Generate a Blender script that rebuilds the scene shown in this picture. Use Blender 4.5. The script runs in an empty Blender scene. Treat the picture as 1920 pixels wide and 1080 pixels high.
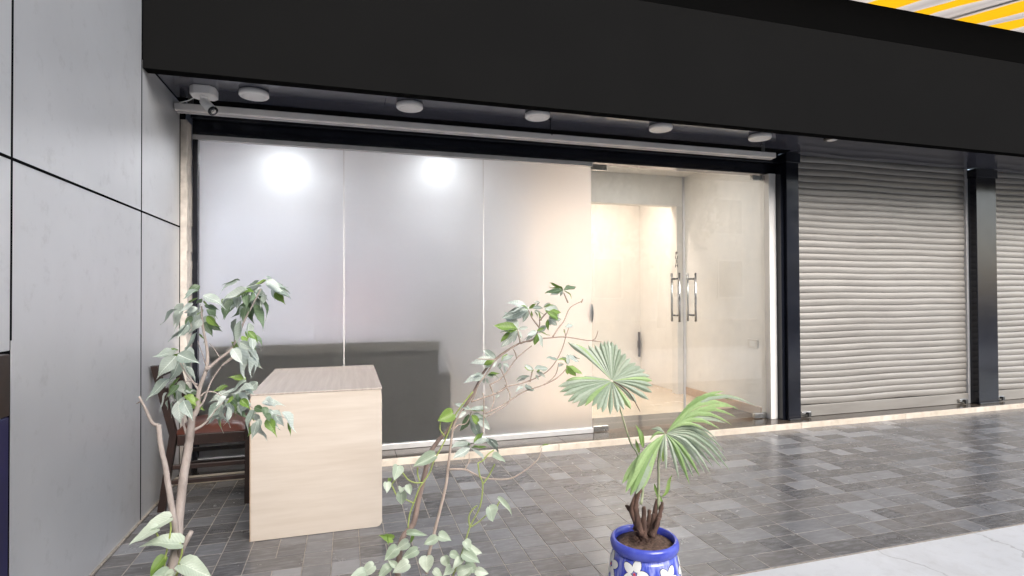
import bpy, bmesh, math, random
from mathutils import Vector, Matrix
random.seed(7)
SC = bpy.context.scene
COL = SC.collection

# ------------------------------------------------------------------ camera
CAM_H = 1.25; FPX = 1034.6
yaw, pitch, roll = 0.2895, 0.0114, -0.0045
FW = Vector((math.sin(yaw)*math.cos(pitch), math.cos(yaw)*math.cos(pitch), math.sin(pitch)))
R0 = Vector((math.cos(yaw), -math.sin(yaw), 0)); U0 = R0.cross(FW)
RT = R0*math.cos(roll) + U0*math.sin(roll); UP = U0*math.cos(roll) - R0*math.sin(roll)
CPOS = Vector((0, 0, CAM_H))
cam = bpy.data.cameras.new('camera'); cam.sensor_width = 36; cam.lens = FPX*36/1920
cam.clip_start = 0.05; cam.clip_end = 2000
camo = bpy.data.objects.new('camera', cam); COL.objects.link(camo)
camo.matrix_world = Matrix(((RT.x, UP.x, -FW.x, 0), (RT.y, UP.y, -FW.y, 0), (RT.z, UP.z, -FW.z, CAM_H), (0, 0, 0, 1)))
SC.camera = camo

# ------------------------------------------------------------------ light
SUN_EL, SUN_AZ = math.radians(35), math.radians(165)     # azimuth: clockwise from +Y
world = bpy.data.worlds.new('World'); SC.world = world; world.use_nodes = True
nt = world.node_tree; bg = nt.nodes['Background']
sky = nt.nodes.new('ShaderNodeTexSky'); sky.sky_type = 'NISHITA'; sky.sun_disc = False
sky.sun_elevation = SUN_EL; sky.sun_rotation = SUN_AZ
sky.air_density = 1.0; sky.dust_density = 2.6; sky.ozone_density = 1.0
hs = nt.nodes.new('ShaderNodeHueSaturation'); hs.inputs['Saturation'].default_value = 0.75
nt.links.new(sky.outputs[0], hs.inputs['Color']); nt.links.new(hs.outputs[0], bg.inputs[0])
bg.inputs[1].default_value = 0.15
sun = bpy.data.lights.new('sun', 'SUN'); sun.energy = 1.3; sun.angle = math.radians(40); sun.color = (1, 0.98, 0.95)
suno = bpy.data.objects.new('sun', sun); COL.objects.link(suno)
sd = Vector((math.sin(SUN_AZ)*math.cos(SUN_EL), math.cos(SUN_AZ)*math.cos(SUN_EL), math.sin(SUN_EL)))
suno.rotation_euler = sd.to_track_quat('Z', 'Y').to_euler(); suno.location = (0, -5, 12)
vs = SC.view_settings; vs.view_transform = 'Standard'; vs.look = 'None'; vs.gamma = 1; vs.use_curve_mapping = False
vs.exposure = 1.28
SC.cycles.use_denoising = True
SC.cycles.max_bounces = 12; SC.cycles.transmission_bounces = 10; SC.cycles.transparent_max_bounces = 16
SC.cycles.diffuse_bounces = 5; SC.cycles.glossy_bounces = 5
SC.cycles.sample_clamp_indirect = 8; SC.cycles.caustics_reflective = False

# ------------------------------------------------------------------ helpers
def P(x, y, Y):                      # a point of the place at depth Y seen at photo position x, y
    d = FW*FPX + RT*(x-960) + UP*(540-y)
    return CPOS + d*(Y/d.y)
def tag(o, label=None, cat=None, group=None, kind=None):
    if label: o['label'] = label
    if cat: o['category'] = cat
    if group: o['group'] = group
    if kind: o['kind'] = kind
    return o
def wloc(o):
    v = Vector((0, 0, 0))
    while o is not None: v += o.location; o = o.parent
    return v
def thing(name, loc, label, cat, group=None):
    o = bpy.data.objects.new(name, None); o.empty_display_size = 0.1
    COL.objects.link(o); o.location = loc
    return tag(o, label, cat, group)
def link_mesh(name, me, mat, parent=None, origin=None, smooth=False):
    if mat is not None and not me.materials: me.materials.append(mat)
    if smooth: me.polygons.foreach_set('use_smooth', [True]*len(me.polygons))
    o = bpy.data.objects.new(name, me); COL.objects.link(o)
    if origin is None:
        xs = [v.co for v in me.vertices]
        lo = Vector([min(c[i] for c in xs) for i in range(3)]); hi = Vector([max(c[i] for c in xs) for i in range(3)])
        origin = Vector(((lo.x+hi.x)/2, (lo.y+hi.y)/2, lo.z)); me.transform(Matrix.Translation(-origin))
    o.location = Vector(origin) - (wloc(parent) if parent else Vector((0, 0, 0)))
    if parent: o.parent = parent
    me.update()
    return o
def mesh(name, verts, faces, mat, parent=None, smooth=False):
    me = bpy.data.meshes.new(name); me.from_pydata([tuple(v) for v in verts], [], faces)
    return link_mesh(name, me, mat, parent, None, smooth)
def from_bm(name, bm, mat, parent=None, smooth=False):
    me = bpy.data.meshes.new(name); bm.to_mesh(me); bm.free()
    return link_mesh(name, me, mat, parent, None, smooth)
def bm_box(bm, x0, x1, y0, y1, z0, z1, bev=0.0, seg=2):
    t = bmesh.new(); bmesh.ops.create_cube(t, size=1)
    for v in t.verts: v.co = Vector((x0+(v.co.x+.5)*(x1-x0), y0+(v.co.y+.5)*(y1-y0), z0+(v.co.z+.5)*(z1-z0)))
    if bev: bmesh.ops.bevel(t, geom=list(t.edges), offset=bev, segments=seg, profile=0.5, affect='EDGES')
    me = bpy.data.meshes.new('t'); t.to_mesh(me); t.free(); bm.from_mesh(me); bpy.data.meshes.remove(me)
def box(name, x0, x1, y0, y1, z0, z1, mat, parent=None, bev=0.002, seg=2, smooth=False):
    bm = bmesh.new(); bm_box(bm, x0, x1, y0, y1, z0, z1, bev, seg)
    return from_bm(name, bm, mat, parent, smooth)
def tube_data(pts, rad, n=8, sub=4, jit=0.0):
    pts = [Vector(p) for p in pts]
    if not hasattr(rad, '__len__'): rad = [rad]*len(pts)
    Q, R = [], []
    for i in range(len(pts)-1):
        p0, p1, p2, p3 = pts[max(i-1, 0)], pts[i], pts[i+1], pts[min(i+2, len(pts)-1)]
        for k in range(sub):
            t = k/sub
            Q.append(0.5*((2*p1)+(p2-p0)*t+(2*p0-5*p1+4*p2-p3)*t*t+(3*p1-p0-3*p2+p3)*t**3)); R.append(rad[i]+(rad[i+1]-rad[i])*t)
    Q.append(pts[-1]); R.append(rad[-1])
    V, Fc = [], []
    ref = Vector((0.3, 0.9, 0.2))
    for i, q in enumerate(Q):
        d = (Q[min(i+1, len(Q)-1)]-Q[max(i-1, 0)]).normalized()
        a = d.cross(ref); a = a.normalized() if a.length > 1e-4 else d.cross(Vector((1, 0, 0))).normalized()
        b = d.cross(a).normalized()
        for k in range(n):
            th = 2*math.pi*k/n; r = R[i]*(1+random.uniform(-jit, jit))
            V.append(q+a*math.cos(th)*r+b*math.sin(th)*r)
    for i in range(len(Q)-1):
        for k in range(n):
            Fc.append((i*n+k, i*n+(k+1) % n, (i+1)*n+(k+1) % n, (i+1)*n+k))
    Fc.append(tuple(range(n-1, -1, -1))); Fc.append(tuple((len(Q)-1)*n+k for k in range(n)))
    return V, Fc
def tube(name, pts, rad, mat, parent=None, n=8, sub=4, jit=0.0):
    V, Fc = tube_data(pts, rad, n, sub, jit)
    return mesh(name, V, Fc, mat, parent, True)
def lathe(name, prof, cx, cy, mat, parent=None, n=40, cap=True):
    V, Fc = [], []
    for r, z in prof:
        for k in range(n):
            a = 2*math.pi*k/n; V.append((cx+r*math.cos(a), cy+r*math.sin(a), z))
    for i in range(len(prof)-1):
        for k in range(n): Fc.append((i*n+k, i*n+(k+1) % n, (i+1)*n+(k+1) % n, (i+1)*n+k))
    if cap:
        Fc.append(tuple(range(n-1, -1, -1))); Fc.append(tuple((len(prof)-1)*n+k for k in range(n)))
    return mesh(name, V, Fc, mat, parent, True)
def auto_smooth(o, ang=35):
    me = o.data
    bm = bmesh.new(); bm.from_mesh(me)
    for e in bm.edges:
        e.smooth = not (len(e.link_faces) == 2 and e.calc_face_angle() > math.radians(ang))
    for f in bm.faces: f.smooth = True
    bm.to_mesh(me); bm.free()
    return o

# ------------------------------------------------------------------ materials
class NT:
    def __init__(s, name):
        s.m = bpy.data.materials.new(name); s.m.use_nodes = True; s.t = s.m.node_tree
        s.b = s.t.nodes['Principled BSDF']; s.out = s.t.nodes['Material Output']
    def n(s, typ, **kw):
        nd = s.t.nodes.new(typ)
        for k, v in kw.items():
            if k in nd.inputs: nd.inputs[k].default_value = v
            else: setattr(nd, k, v)
        return nd
    def l(s, a, b): s.t.links.new(a, b)
    def coord(s, scale=(1, 1, 1), which='Object', loc=(0, 0, 0), randomize=False):
        tc = s.n('ShaderNodeTexCoord'); mp = s.n('ShaderNodeMapping'); mp.inputs['Scale'].default_value = scale
        mp.inputs['Location'].default_value = loc
        s.l(tc.outputs[which], mp.inputs[0])
        if randomize:
            oi = s.n('ShaderNodeObjectInfo'); m = s.n('ShaderNodeVectorMath', operation='MULTIPLY_ADD')
            cx = s.n('ShaderNodeCombineXYZ')
            for i in range(3): s.l(oi.outputs['Random'], cx.inputs[i])
            s.l(cx.outputs[0], m.inputs[0]); m.inputs[1].default_value = (37, 53, 71); s.l(mp.outputs[0], m.inputs[2])
            return m.outputs[0]
        return mp.outputs[0]
    def noise(s, vec, scale=5, detail=4, rough=0.55):
        nd = s.n('ShaderNodeTexNoise'); nd.inputs['Scale'].default_value = scale; nd.inputs['Detail'].default_value = detail
        nd.inputs['Roughness'].default_value = rough; s.l(vec, nd.inputs['Vector']); return nd.outputs['Fac']
    def ramp(s, fac, stops):
        r = s.n('ShaderNodeValToRGB'); el = r.color_ramp.elements
        el[0].position, el[0].color = stops[0][0], (*stops[0][1], 1)
        el[1].position, el[1].color = stops[-1][0], (*stops[-1][1], 1)
        for p, c in stops[1:-1]:
            e = el.new(p); e.color = (*c, 1)
        s.l(fac, r.inputs[0]); return r.outputs[0]
    def mix(s, a, b, fac, mode='MIX'):
        m = s.n('ShaderNodeMix', data_type='RGBA', blend_type=mode)
        for v, i in ((fac, 0), (a, 6), (b, 7)):
            if isinstance(v, (int, float)): m.inputs[i].default_value = v
            elif isinstance(v, tuple): m.inputs[i].default_value = (*v, 1)
            else: s.l(v, m.inputs[i])
        return m.outputs[2]
    def math(s, op, a, b=0.0):
        m = s.n('ShaderNodeMath', operation=op)
        for i, v in enumerate((a, b)):
            if isinstance(v, (int, float)): m.inputs[i].default_value = v
            else: s.l(v, m.inputs[i])
        return m.outputs[0]
    def set(s, **kw):
        for k, v in kw.items():
            k = k.replace('_', ' ')
            if hasattr(v, 'links'): s.l(v, s.b.inputs[k])
            else: s.b.inputs[k].default_value = (*v, 1) if isinstance(v, tuple) and len(v) == 3 else v
        return s
    def bump(s, h, strength=0.3, dist=0.01):
        b = s.n('ShaderNodeBump'); b.inputs['Strength'].default_value = strength; b.inputs['Distance'].default_value = dist
        s.l(h, b.inputs['Height']); s.l(b.outputs[0], s.b.inputs['Normal']); return s
M = {}
def simple(name, col, rough=0.5, metal=0.0, var=0.15, scale=6, bump=0.0, spec=0.5, bscale=None):
    t = NT(name); c = t.coord()
    n = t.noise(c, scale, 5)
    dark = tuple(x*(1-var) for x in col); lite = tuple(min(1, x*(1+var)) for x in col)
    t.set(Base_Color=t.ramp(n, [(0.3, dark), (0.7, lite)]), Metallic=metal, Specular_IOR_Level=spec)
    r = t.noise(c, scale*2.3, 4)
    mr = t.n('ShaderNodeMapRange'); mr.inputs[3].default_value = max(0.02, rough-0.08); mr.inputs[4].default_value = rough+0.08
    t.l(r, mr.inputs[0]); t.l(mr.outputs[0], t.b.inputs['Roughness'])
    if bump: t.bump(t.noise(c, bscale or scale*8, 4), bump, 0.004)
    M[name] = t.m; return t.m

simple('white_paint', (0.78, 0.76, 0.73), 0.45, var=0.06)
simple('white_plastic', (0.88, 0.875, 0.86), 0.35, var=0.03)
simple('diffuser', (0.85, 0.84, 0.83), 0.5, var=0.02)
simple('plaster', (0.62, 0.56, 0.5), 0.8, var=0.2, scale=14, bump=0.4)
simple('black_void', (0.008, 0.008, 0.009), 0.9, var=0.2, spec=0.0)
simple('black_gloss', (0.008, 0.009, 0.014), 0.16, var=0.3, scale=3)
simple('fascia_lower', (0.0083, 0.0083, 0.0083), 0.8, var=0.05, scale=1.2, spec=0.0)
simple('fascia_upper', (0.003, 0.003, 0.003), 0.8, var=0.05, scale=1.2, spec=0.0)
simple('steel', (0.55, 0.54, 0.52), 0.25, 1.0, var=0.1, scale=20)
simple('dark_steel', (0.12, 0.12, 0.12), 0.35, 0.8, var=0.2, scale=20)
simple('aluminium', (0.62, 0.61, 0.6), 0.4, 0.35, var=0.1, scale=8)
simple('shutter_grey', (0.3, 0.3, 0.32), 0.4, 0.5, var=0.15, scale=4)
simple('hall_wall', (0.85, 0.83, 0.8), 0.6, var=0.02, scale=2)
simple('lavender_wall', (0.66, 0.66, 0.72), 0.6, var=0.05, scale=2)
simple('hall_floor', (0.62, 0.5, 0.38), 0.25, var=0.08, scale=3)
simple('sofa_fabric', (0.03, 0.027, 0.022), 0.9, var=0.2, scale=60, bump=0.3, spec=0.2)
simple('soil', (0.12, 0.08, 0.06), 0.95, var=0.6, scale=70, bump=1.0, bscale=120, spec=0.1)
simple('terracotta', (0.42, 0.2, 0.11), 0.75, var=0.15, scale=12, bump=0.15)
simple('navy', (0.006, 0.007, 0.055), 0.35, var=0.3, scale=5)
simple('dark_wood', (0.018, 0.008, 0.006), 0.4, var=0.5, scale=12)
simple('socket', (0.75, 0.72, 0.68), 0.4, var=0.02)
simple('print_black', (0.02, 0.02, 0.02), 0.6, var=0.1)
simple('petal_white', (0.8, 0.8, 0.78), 0.2, var=0.05, scale=20)
simple('petal_line', (0.01, 0.01, 0.02), 0.25, var=0.1)
simple('petal_red', (0.6, 0.08, 0.07), 0.25, var=0.1)
simple('asphalt', (0.05, 0.05, 0.05), 0.85, var=0.25, scale=20, bump=0.4)
simple('beam_brown', (0.18, 0.11, 0.07), 0.7, var=0.3, scale=8)

def m_panel():          # brushed silver composite cladding
    t = NT('silver_cladding'); c = t.coord((1, 1, 1))
    big = t.noise(c, 1.3, 3); fine = t.noise(t.coord((1, 60, 1.5)), 6, 4); sm = t.noise(c, 9, 6, 0.7)
    col = t.ramp(big, [(0.25, (0.6, 0.608, 0.622)), (0.75, (0.7, 0.708, 0.722))])
    col = t.mix(col, (0.27, 0.26, 0.24), t.math('MULTIPLY', t.ramp(sm, [(0.56, (0, 0, 0)), (0.78, (1, 1, 1))]), 0.32))
    col = t.mix(col, (0.55, 0.55, 0.56), t.math('MULTIPLY', fine, 0.2))
    t.set(Base_Color=col, Metallic=0.42, Roughness=t.math('ADD', t.math('MULTIPLY', sm, 0.2), 0.25))
    t.bump(big, 0.25, 0.03)
    M['silver_cladding'] = t.m
m_panel()
def m_soffit():
    t = NT('soffit_panel'); c = t.coord(); n = t.noise(c, 2, 3)
    t.set(Base_Color=t.ramp(n, [(0.3, (0.065, 0.067, 0.09)), (0.7, (0.085, 0.088, 0.112))]), Roughness=0.13, IOR=2.3)
    t.bump(t.noise(t.coord((0.6, 3, 1)), 1.5, 2), 0.05, 0.05)
    M['soffit_panel'] = t.m
m_soffit()
def m_wood(name, scale, a, b, rough=0.45):
    t = NT(name); c = t.coord(scale)
    n1 = t.noise(c, 3, 6, 0.6); n2 = t.noise(c, 14, 5, 0.6)
    col = t.ramp(n1, [(0.3, a), (0.5, tuple((x+y)/2 for x, y in zip(a, b))), (0.7, b)])
    col = t.mix(col, a, t.math('MULTIPLY', n2, 0.35))
    t.set(Base_Color=col, Roughness=rough); t.bump(n2, 0.05, 0.002); M[name] = t.m
m_wood('desk_front', (0.5, 1, 6), (0.53, 0.455, 0.38), (0.65, 0.58, 0.505))
m_wood('desk_top', (14, 0.6, 1), (0.33, 0.275, 0.235), (0.47, 0.41, 0.36), 0.35)
m_wood('edge_band', (1, 1, 2), (0.5, 0.34, 0.22), (0.6, 0.43, 0.3))
def m_tile():
    t = NT('slate_tile'); c = t.coord((1, 1, 1), randomize=True)
    geo = t.n('ShaderNodeNewGeometry'); oi = t.n('ShaderNodeObjectInfo')
    r = t.math('FRACT', t.math('ADD', geo.outputs['Random Per Island'], oi.outputs['Random']))
    base = t.ramp(r, [(0.0, (0.068, 0.067, 0.07)), (0.25, (0.09, 0.087, 0.086)), (0.45, (0.11, 0.102, 0.097)), (0.65, (0.128, 0.129, 0.135)), (0.85, (0.16, 0.161, 0.167)), (1.0, (0.24, 0.243, 0.25))])
    st = t.noise(t.coord((4, 18, 4), randomize=True), 3.0, 5, 0.65); bl = t.noise(c, 11, 5, 0.65)
    base = t.mix(base, (0.27, 0.27, 0.28), t.math('MULTIPLY', t.ramp(st, [(0.45, (0, 0, 0)), (0.75, (1, 1, 1))]), 0.5))
    base = t.mix(base, (0.05, 0.047, 0.045), t.math('MULTIPLY', t.ramp(bl, [(0.45, (0, 0, 0)), (0.9, (1, 1, 1))]), 0.45))
    wc = t.n('ShaderNodeTexCoord')
    t.set(Base_Color=base, Roughness=t.math('ADD', t.math('MULTIPLY', bl, 0.22), 0.13), Specular_IOR_Level=0.8)
    t.bump(t.math('ADD', st, bl), 0.12, 0.004); M['slate_tile'] = t.m
m_tile()
simple('grout', (0.25, 0.22, 0.19), 0.9, var=0.3, scale=30, bump=0.3)
def m_concrete():
    t = NT('concrete'); c = t.coord()
    a = t.noise(c, 1.1, 4); b = t.noise(c, 14, 6, 0.7); d = t.noise(c, 120, 3)
    col = t.ramp(a, [(0.3, (0.43, 0.435, 0.44)), (0.7, (0.54, 0.545, 0.55))])
    col = t.mix(col, (0.3, 0.28, 0.26), t.math('MULTIPLY', t.ramp(b, [(0.5, (0, 0, 0)), (0.8, (1, 1, 1))]), 0.4))
    col = t.mix(col, (0.6, 0.59, 0.57), t.math('MULTIPLY', d, 0.2))
    v = t.n('ShaderNodeTexVoronoi', feature='DISTANCE_TO_EDGE'); v.inputs['Scale'].default_value = 0.9
    wv = t.n('ShaderNodeVectorMath', operation='MULTIPLY_ADD'); nn = t.n('ShaderNodeTexNoise'); nn.inputs['Scale'].default_value = 3; nn.inputs['Detail'].default_value = 6; t.l(c, nn.inputs['Vector'])
    t.l(nn.outputs['Color'], wv.inputs[0]); wv.inputs[1].default_value = (0.5, 0.5, 0); t.l(c, wv.inputs[2]); t.l(wv.outputs[0], v.inputs['Vector'])
    ck = t.math('LESS_THAN', v.outputs['Distance'], 0.004)
    col = t.mix(col, (0.2, 0.19, 0.18), t.math('MULTIPLY', ck, 0.45))
    st2 = t.noise(t.coord((1, 0.35, 1)), 2.6, 6, 0.7)
    col = t.mix(col, (0.32, 0.3, 0.28), t.math('MULTIPLY', t.ramp(st2, [(0.52, (0, 0, 0)), (0.72, (1, 1, 1))]), 0.35))
    t.set(Base_Color=col, Roughness=0.75); t.bump(t.math('ADD', b, d), 0.3, 0.004); M['concrete'] = t.m
m_concrete()
def m_granite():
    t = NT('dark_granite'); c = t.coord(); n = t.noise(c, 90, 3)
    t.set(Base_Color=t.ramp(n, [(0.35, (0.035, 0.028, 0.022)), (0.7, (0.1, 0.08, 0.062))]), Roughness=0.14); M['dark_granite'] = t.m
m_granite()
def m_marble():
    t = NT('riser_marble'); c = t.coord((1, 1, 1)); n = t.noise(c, 4, 6, 0.65); d = t.noise(c, 25, 5)
    col = t.ramp(n, [(0.3, (0.52, 0.44, 0.35)), (0.7, (0.72, 0.65, 0.56))]); col = t.mix(col, (0.32, 0.26, 0.2), t.math('MULTIPLY', t.ramp(d, [(0.5, (0, 0, 0)), (0.8, (1, 1, 1))]), 0.4))
    t.set(Base_Color=col, Roughness=0.45); M['riser_marble'] = t.m
m_marble()
def m_slat():
    t = NT('shutter_slat'); c = t.coord((0.5, 3, 3), randomize=True); n = t.noise(c, 3, 5, 0.6); d = t.noise(t.coord((1, 8, 8), randomize=True), 9, 5, 0.7)
    col = t.ramp(n, [(0.3, (0.265, 0.247, 0.224)), (0.7, (0.345, 0.325, 0.298))])
    col = t.mix(col, (0.33, 0.29, 0.25), t.math('MULTIPLY', t.ramp(d, [(0.55, (0, 0, 0)), (0.8, (1, 1, 1))]), 0.5))
    t.set(Base_Color=col, Metallic=0.35, Roughness=0.42); M['shutter_slat'] = t.m
m_slat()
def m_clear():
    t = NT('clear_glass'); t.t.nodes.remove(t.b)
    ge = t.n('ShaderNodeNewGeometry'); dp = t.n('ShaderNodeVectorMath', operation='DOT_PRODUCT')
    t.l(ge.outputs['Incoming'], dp.inputs[0]); t.l(ge.outputs['Normal'], dp.inputs[1])
    fr = t.math('ADD', t.math('MULTIPLY', t.math('POWER', t.math('SUBTRACT', 1.0, t.math('ABSOLUTE', dp.outputs['Value'])), 5.0), 0.93), 0.07)
    tr = t.n('ShaderNodeBsdfTransparent'); tr.inputs[0].default_value = (0.95, 0.97, 0.96, 1)
    g = t.n('ShaderNodeBsdfGlossy'); g.inputs['Roughness'].default_value = 0.0
    mx = t.n('ShaderNodeMixShader'); t.l(fr, mx.inputs[0]); t.l(tr.outputs[0], mx.inputs[1]); t.l(g.outputs[0], mx.inputs[2])
    df = t.n('ShaderNodeBsdfDiffuse'); df.inputs[0].default_value = (0.75, 0.74, 0.73, 1)
    sm = t.ramp(t.noise(t.coord((1, 1, 0.5)), 2.2, 6, 0.65), [(0.35, (0.015, 0.015, 0.015)), (0.75, (0.11, 0.11, 0.11))])  # pale smudged film painted on for the haze of street reflections
    m2 = t.n('ShaderNodeMixShader'); t.l(sm, m2.inputs[0]); t.l(mx.outputs[0], m2.inputs[1]); t.l(df.outputs[0], m2.inputs[2])
    t.l(m2.outputs[0], t.out.inputs[0]); M['clear_glass'] = t.m
m_clear()
def m_frost():
    t = NT('frosted_glass'); c = t.coord((90, 1, 0.6)); n = t.noise(c, 3, 4)
    t.set(Base_Color=(0.96, 0.97, 0.98), Transmission_Weight=1.0, IOR=1.45, Roughness=t.math('ADD', t.math('MULTIPLY', n, 0.02), 0.4))
    tl = t.n('ShaderNodeBsdfTranslucent'); tl.inputs[0].default_value = (0.9, 0.91, 0.92, 1)
    p2 = t.n('ShaderNodeBsdfPrincipled'); p2.inputs['Base Color'].default_value = (0.96, 0.97, 0.98, 1)
    p2.inputs['Transmission Weight'].default_value = 1; p2.inputs['IOR'].default_value = 1.45; p2.inputs['Roughness'].default_value = 0.95
    m0 = t.n('ShaderNodeMixShader'); m0.inputs[0].default_value = 0.5; t.l(t.b.outputs[0], m0.inputs[1]); t.l(p2.outputs[0], m0.inputs[2])
    mx = t.n('ShaderNodeMixShader'); mx.inputs[0].default_value = 0.06
    t.l(m0.outputs[0], mx.inputs[1]); t.l(tl.outputs[0], mx.inputs[2]); t.l(mx.outputs[0], t.out.inputs[0]); M['frosted_glass'] = t.m
m_frost()
def m_leather():
    t = NT('brown_leather'); c = t.coord(); n = t.noise(c, 7, 5); v = t.n('ShaderNodeTexVoronoi'); v.inputs['Scale'].default_value = 160; t.l(c, v.inputs['Vector'])
    t.set(Base_Color=t.ramp(n, [(0.3, (0.05, 0.015, 0.009)), (0.7, (0.095, 0.03, 0.018))]), Roughness=0.3); t.bump(v.outputs['Distance'], 0.15, 0.002); M['brown_leather'] = t.m
m_leather()
def m_chairwood():
    t = NT('worn_chair_wood'); c = t.coord((1, 1, 1)); n = t.noise(c, 16, 6, 0.7); b = t.noise(c, 55, 5, 0.7)
    col = t.ramp(n, [(0.3, (0.009, 0.005, 0.004)), (0.7, (0.026, 0.011, 0.007))])
    col = t.mix(col, (0.42, 0.32, 0.24), t.ramp(b, [(0.66, (0, 0, 0)), (0.72, (1, 1, 1))]))
    t.set(Base_Color=col, Roughness=0.38); M['worn_chair_wood'] = t.m
m_chairwood()
def m_bark(name, a, b):
    t = NT(name); c = t.coord((1, 1, 0.35)); n = t.noise(c, 40, 6, 0.7); k = t.noise(t.coord(), 9, 3)
    t.set(Base_Color=t.mix(t.ramp(n, [(0.3, a), (0.7, b)]), tuple(x*0.6 for x in a), t.math('MULTIPLY', k, 0.4)), Roughness=0.85); t.bump(n, 0.5, 0.004); M[name] = t.m
m_bark('pale_bark', (0.29, 0.24, 0.21), (0.52, 0.45, 0.41))
m_bark('brown_bark', (0.17, 0.12, 0.1), (0.36, 0.27, 0.23))
m_bark('pink_twig', (0.34, 0.26, 0.21), (0.52, 0.43, 0.37))
m_bark('palm_husk', (0.04, 0.022, 0.016), (0.2, 0.115, 0.085))
def m_leaf(name, a, b, rough=0.42, trans=0.25):
    t = NT(name); c = t.coord((1, 1, 1), randomize=True); oi = t.n('ShaderNodeObjectInfo')
    n = t.noise(c, 3.0, 5, 0.6)
    f = t.math('ADD', t.math('MULTIPLY', oi.outputs['Random'], 0.6), t.math('MULTIPLY', n, 0.4))
    col = t.ramp(f, [(0.15, a), (0.8, b)])
    tc = t.n('ShaderNodeTexCoord'); sx = t.n('ShaderNodeSeparateXYZ'); t.l(tc.outputs['Object'], sx.inputs[0])
    ab = t.math('ABSOLUTE', sx.outputs[0])
    rib = t.math('LESS_THAN', ab, 0.012)
    col = t.mix(col, tuple(min(1, x*1.35+0.03) for x in b), t.math('MULTIPLY', rib, 0.6))
    w = t.n('ShaderNodeTexWave'); w.inputs['Scale'].default_value = 3.2; w.inputs['Distortion'].default_value = 1.0
    mp = t.n('ShaderNodeCombineXYZ'); t.l(t.math('SUBTRACT', sx.outputs[1], t.math('MULTIPLY', ab, 0.8)), mp.inputs[0]); t.l(mp.outputs[0], w.inputs[0])
    col = t.mix(col, a, t.math('MULTIPLY', w.outputs['Fac'], 0.22))
    t.set(Base_Color=col, Roughness=rough, Specular_IOR_Level=0.55)
    t.bump(w.outputs['Fac'], 0.15, 0.02)
    tl = t.n('ShaderNodeBsdfTranslucent'); t.l(col, tl.inputs[0])
    mx = t.n('ShaderNodeMixShader'); mx.inputs[0].default_value = trans
    t.l(t.b.outputs[0], mx.inputs[1]); t.l(tl.outputs[0], mx.inputs[2]); t.l(mx.outputs[0], t.out.inputs[0]); M[name] = t.m
m_leaf('leaf_pale', (0.25, 0.31, 0.26), (0.62, 0.67, 0.61), 0.28, 0.25)
m_leaf('leaf_dark', (0.07, 0.12, 0.05), (0.2, 0.28, 0.17), 0.3)
m_leaf('leaf_green', (0.12, 0.22, 0.04), (0.26, 0.38, 0.09), 0.35)
m_leaf('leaf_pothos', (0.29, 0.37, 0.26), (0.58, 0.64, 0.52), 0.33)
def m_palm(name, a, b, edge):
    t = NT(name); c = t.coord((1, 1, 1), randomize=True); oi = t.n('ShaderNodeObjectInfo'); n = t.noise(c, 30, 5, 0.6); k = t.noise(c, 160, 3)
    f = t.math('ADD', t.math('MULTIPLY', oi.outputs['Random'], 0.55), t.math('MULTIPLY', n, 0.45))
    col = t.mix(t.ramp(f, [(0.15, a), (0.85, b)]), edge, t.math('MULTIPLY', t.ramp(k, [(0.45, (0, 0, 0)), (0.75, (1, 1, 1))]), 0.35))
    t.set(Base_Color=col, Roughness=0.42)
    tl = t.n('ShaderNodeBsdfTranslucent'); t.l(col, tl.inputs[0]); mx = t.n('ShaderNodeMixShader'); mx.inputs[0].default_value = 0.25
    t.l(t.b.outputs[0], mx.inputs[1]); t.l(tl.outputs[0], mx.inputs[2]); t.l(mx.outputs[0], t.out.inputs[0]); M[name] = t.m
m_palm('palm_pale', (0.25, 0.32, 0.22), (0.48, 0.54, 0.43), (0.15, 0.21, 0.09))
m_palm('palm_green', (0.2, 0.32, 0.11), (0.42, 0.56, 0.26), (0.14, 0.24, 0.06))
simple('vine_green', (0.3, 0.36, 0.1), 0.45, var=0.2, scale=20)
simple('petiole', (0.3, 0.33, 0.2), 0.5, var=0.2, scale=20)
def m_pot():
    t = NT('blue_glaze'); tc = t.coord((1, 1, 0.16)); n = t.noise(tc, 26, 4, 0.6); k = t.noise(t.coord(), 6, 3)
    col = t.ramp(n, [(0.34, (0.03, 0.045, 0.42)), (0.45, (0.1, 0.14, 0.6)), (0.6, (0.5, 0.53, 0.8))])
    t.set(Base_Color=t.mix(col, (0.02, 0.03, 0.35), t.math('MULTIPLY', k, 0.5)), Roughness=0.14, Coat_Weight=0.3); M['blue_glaze'] = t.m
    t = NT('blue_rim_glaze'); n = t.noise(t.coord(), 12, 4)
    t.set(Base_Color=t.ramp(n, [(0.3, (0.03, 0.045, 0.36)), (0.7, (0.09, 0.115, 0.52))]), Roughness=0.12); M['blue_rim_glaze'] = t.m
m_pot()
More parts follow.
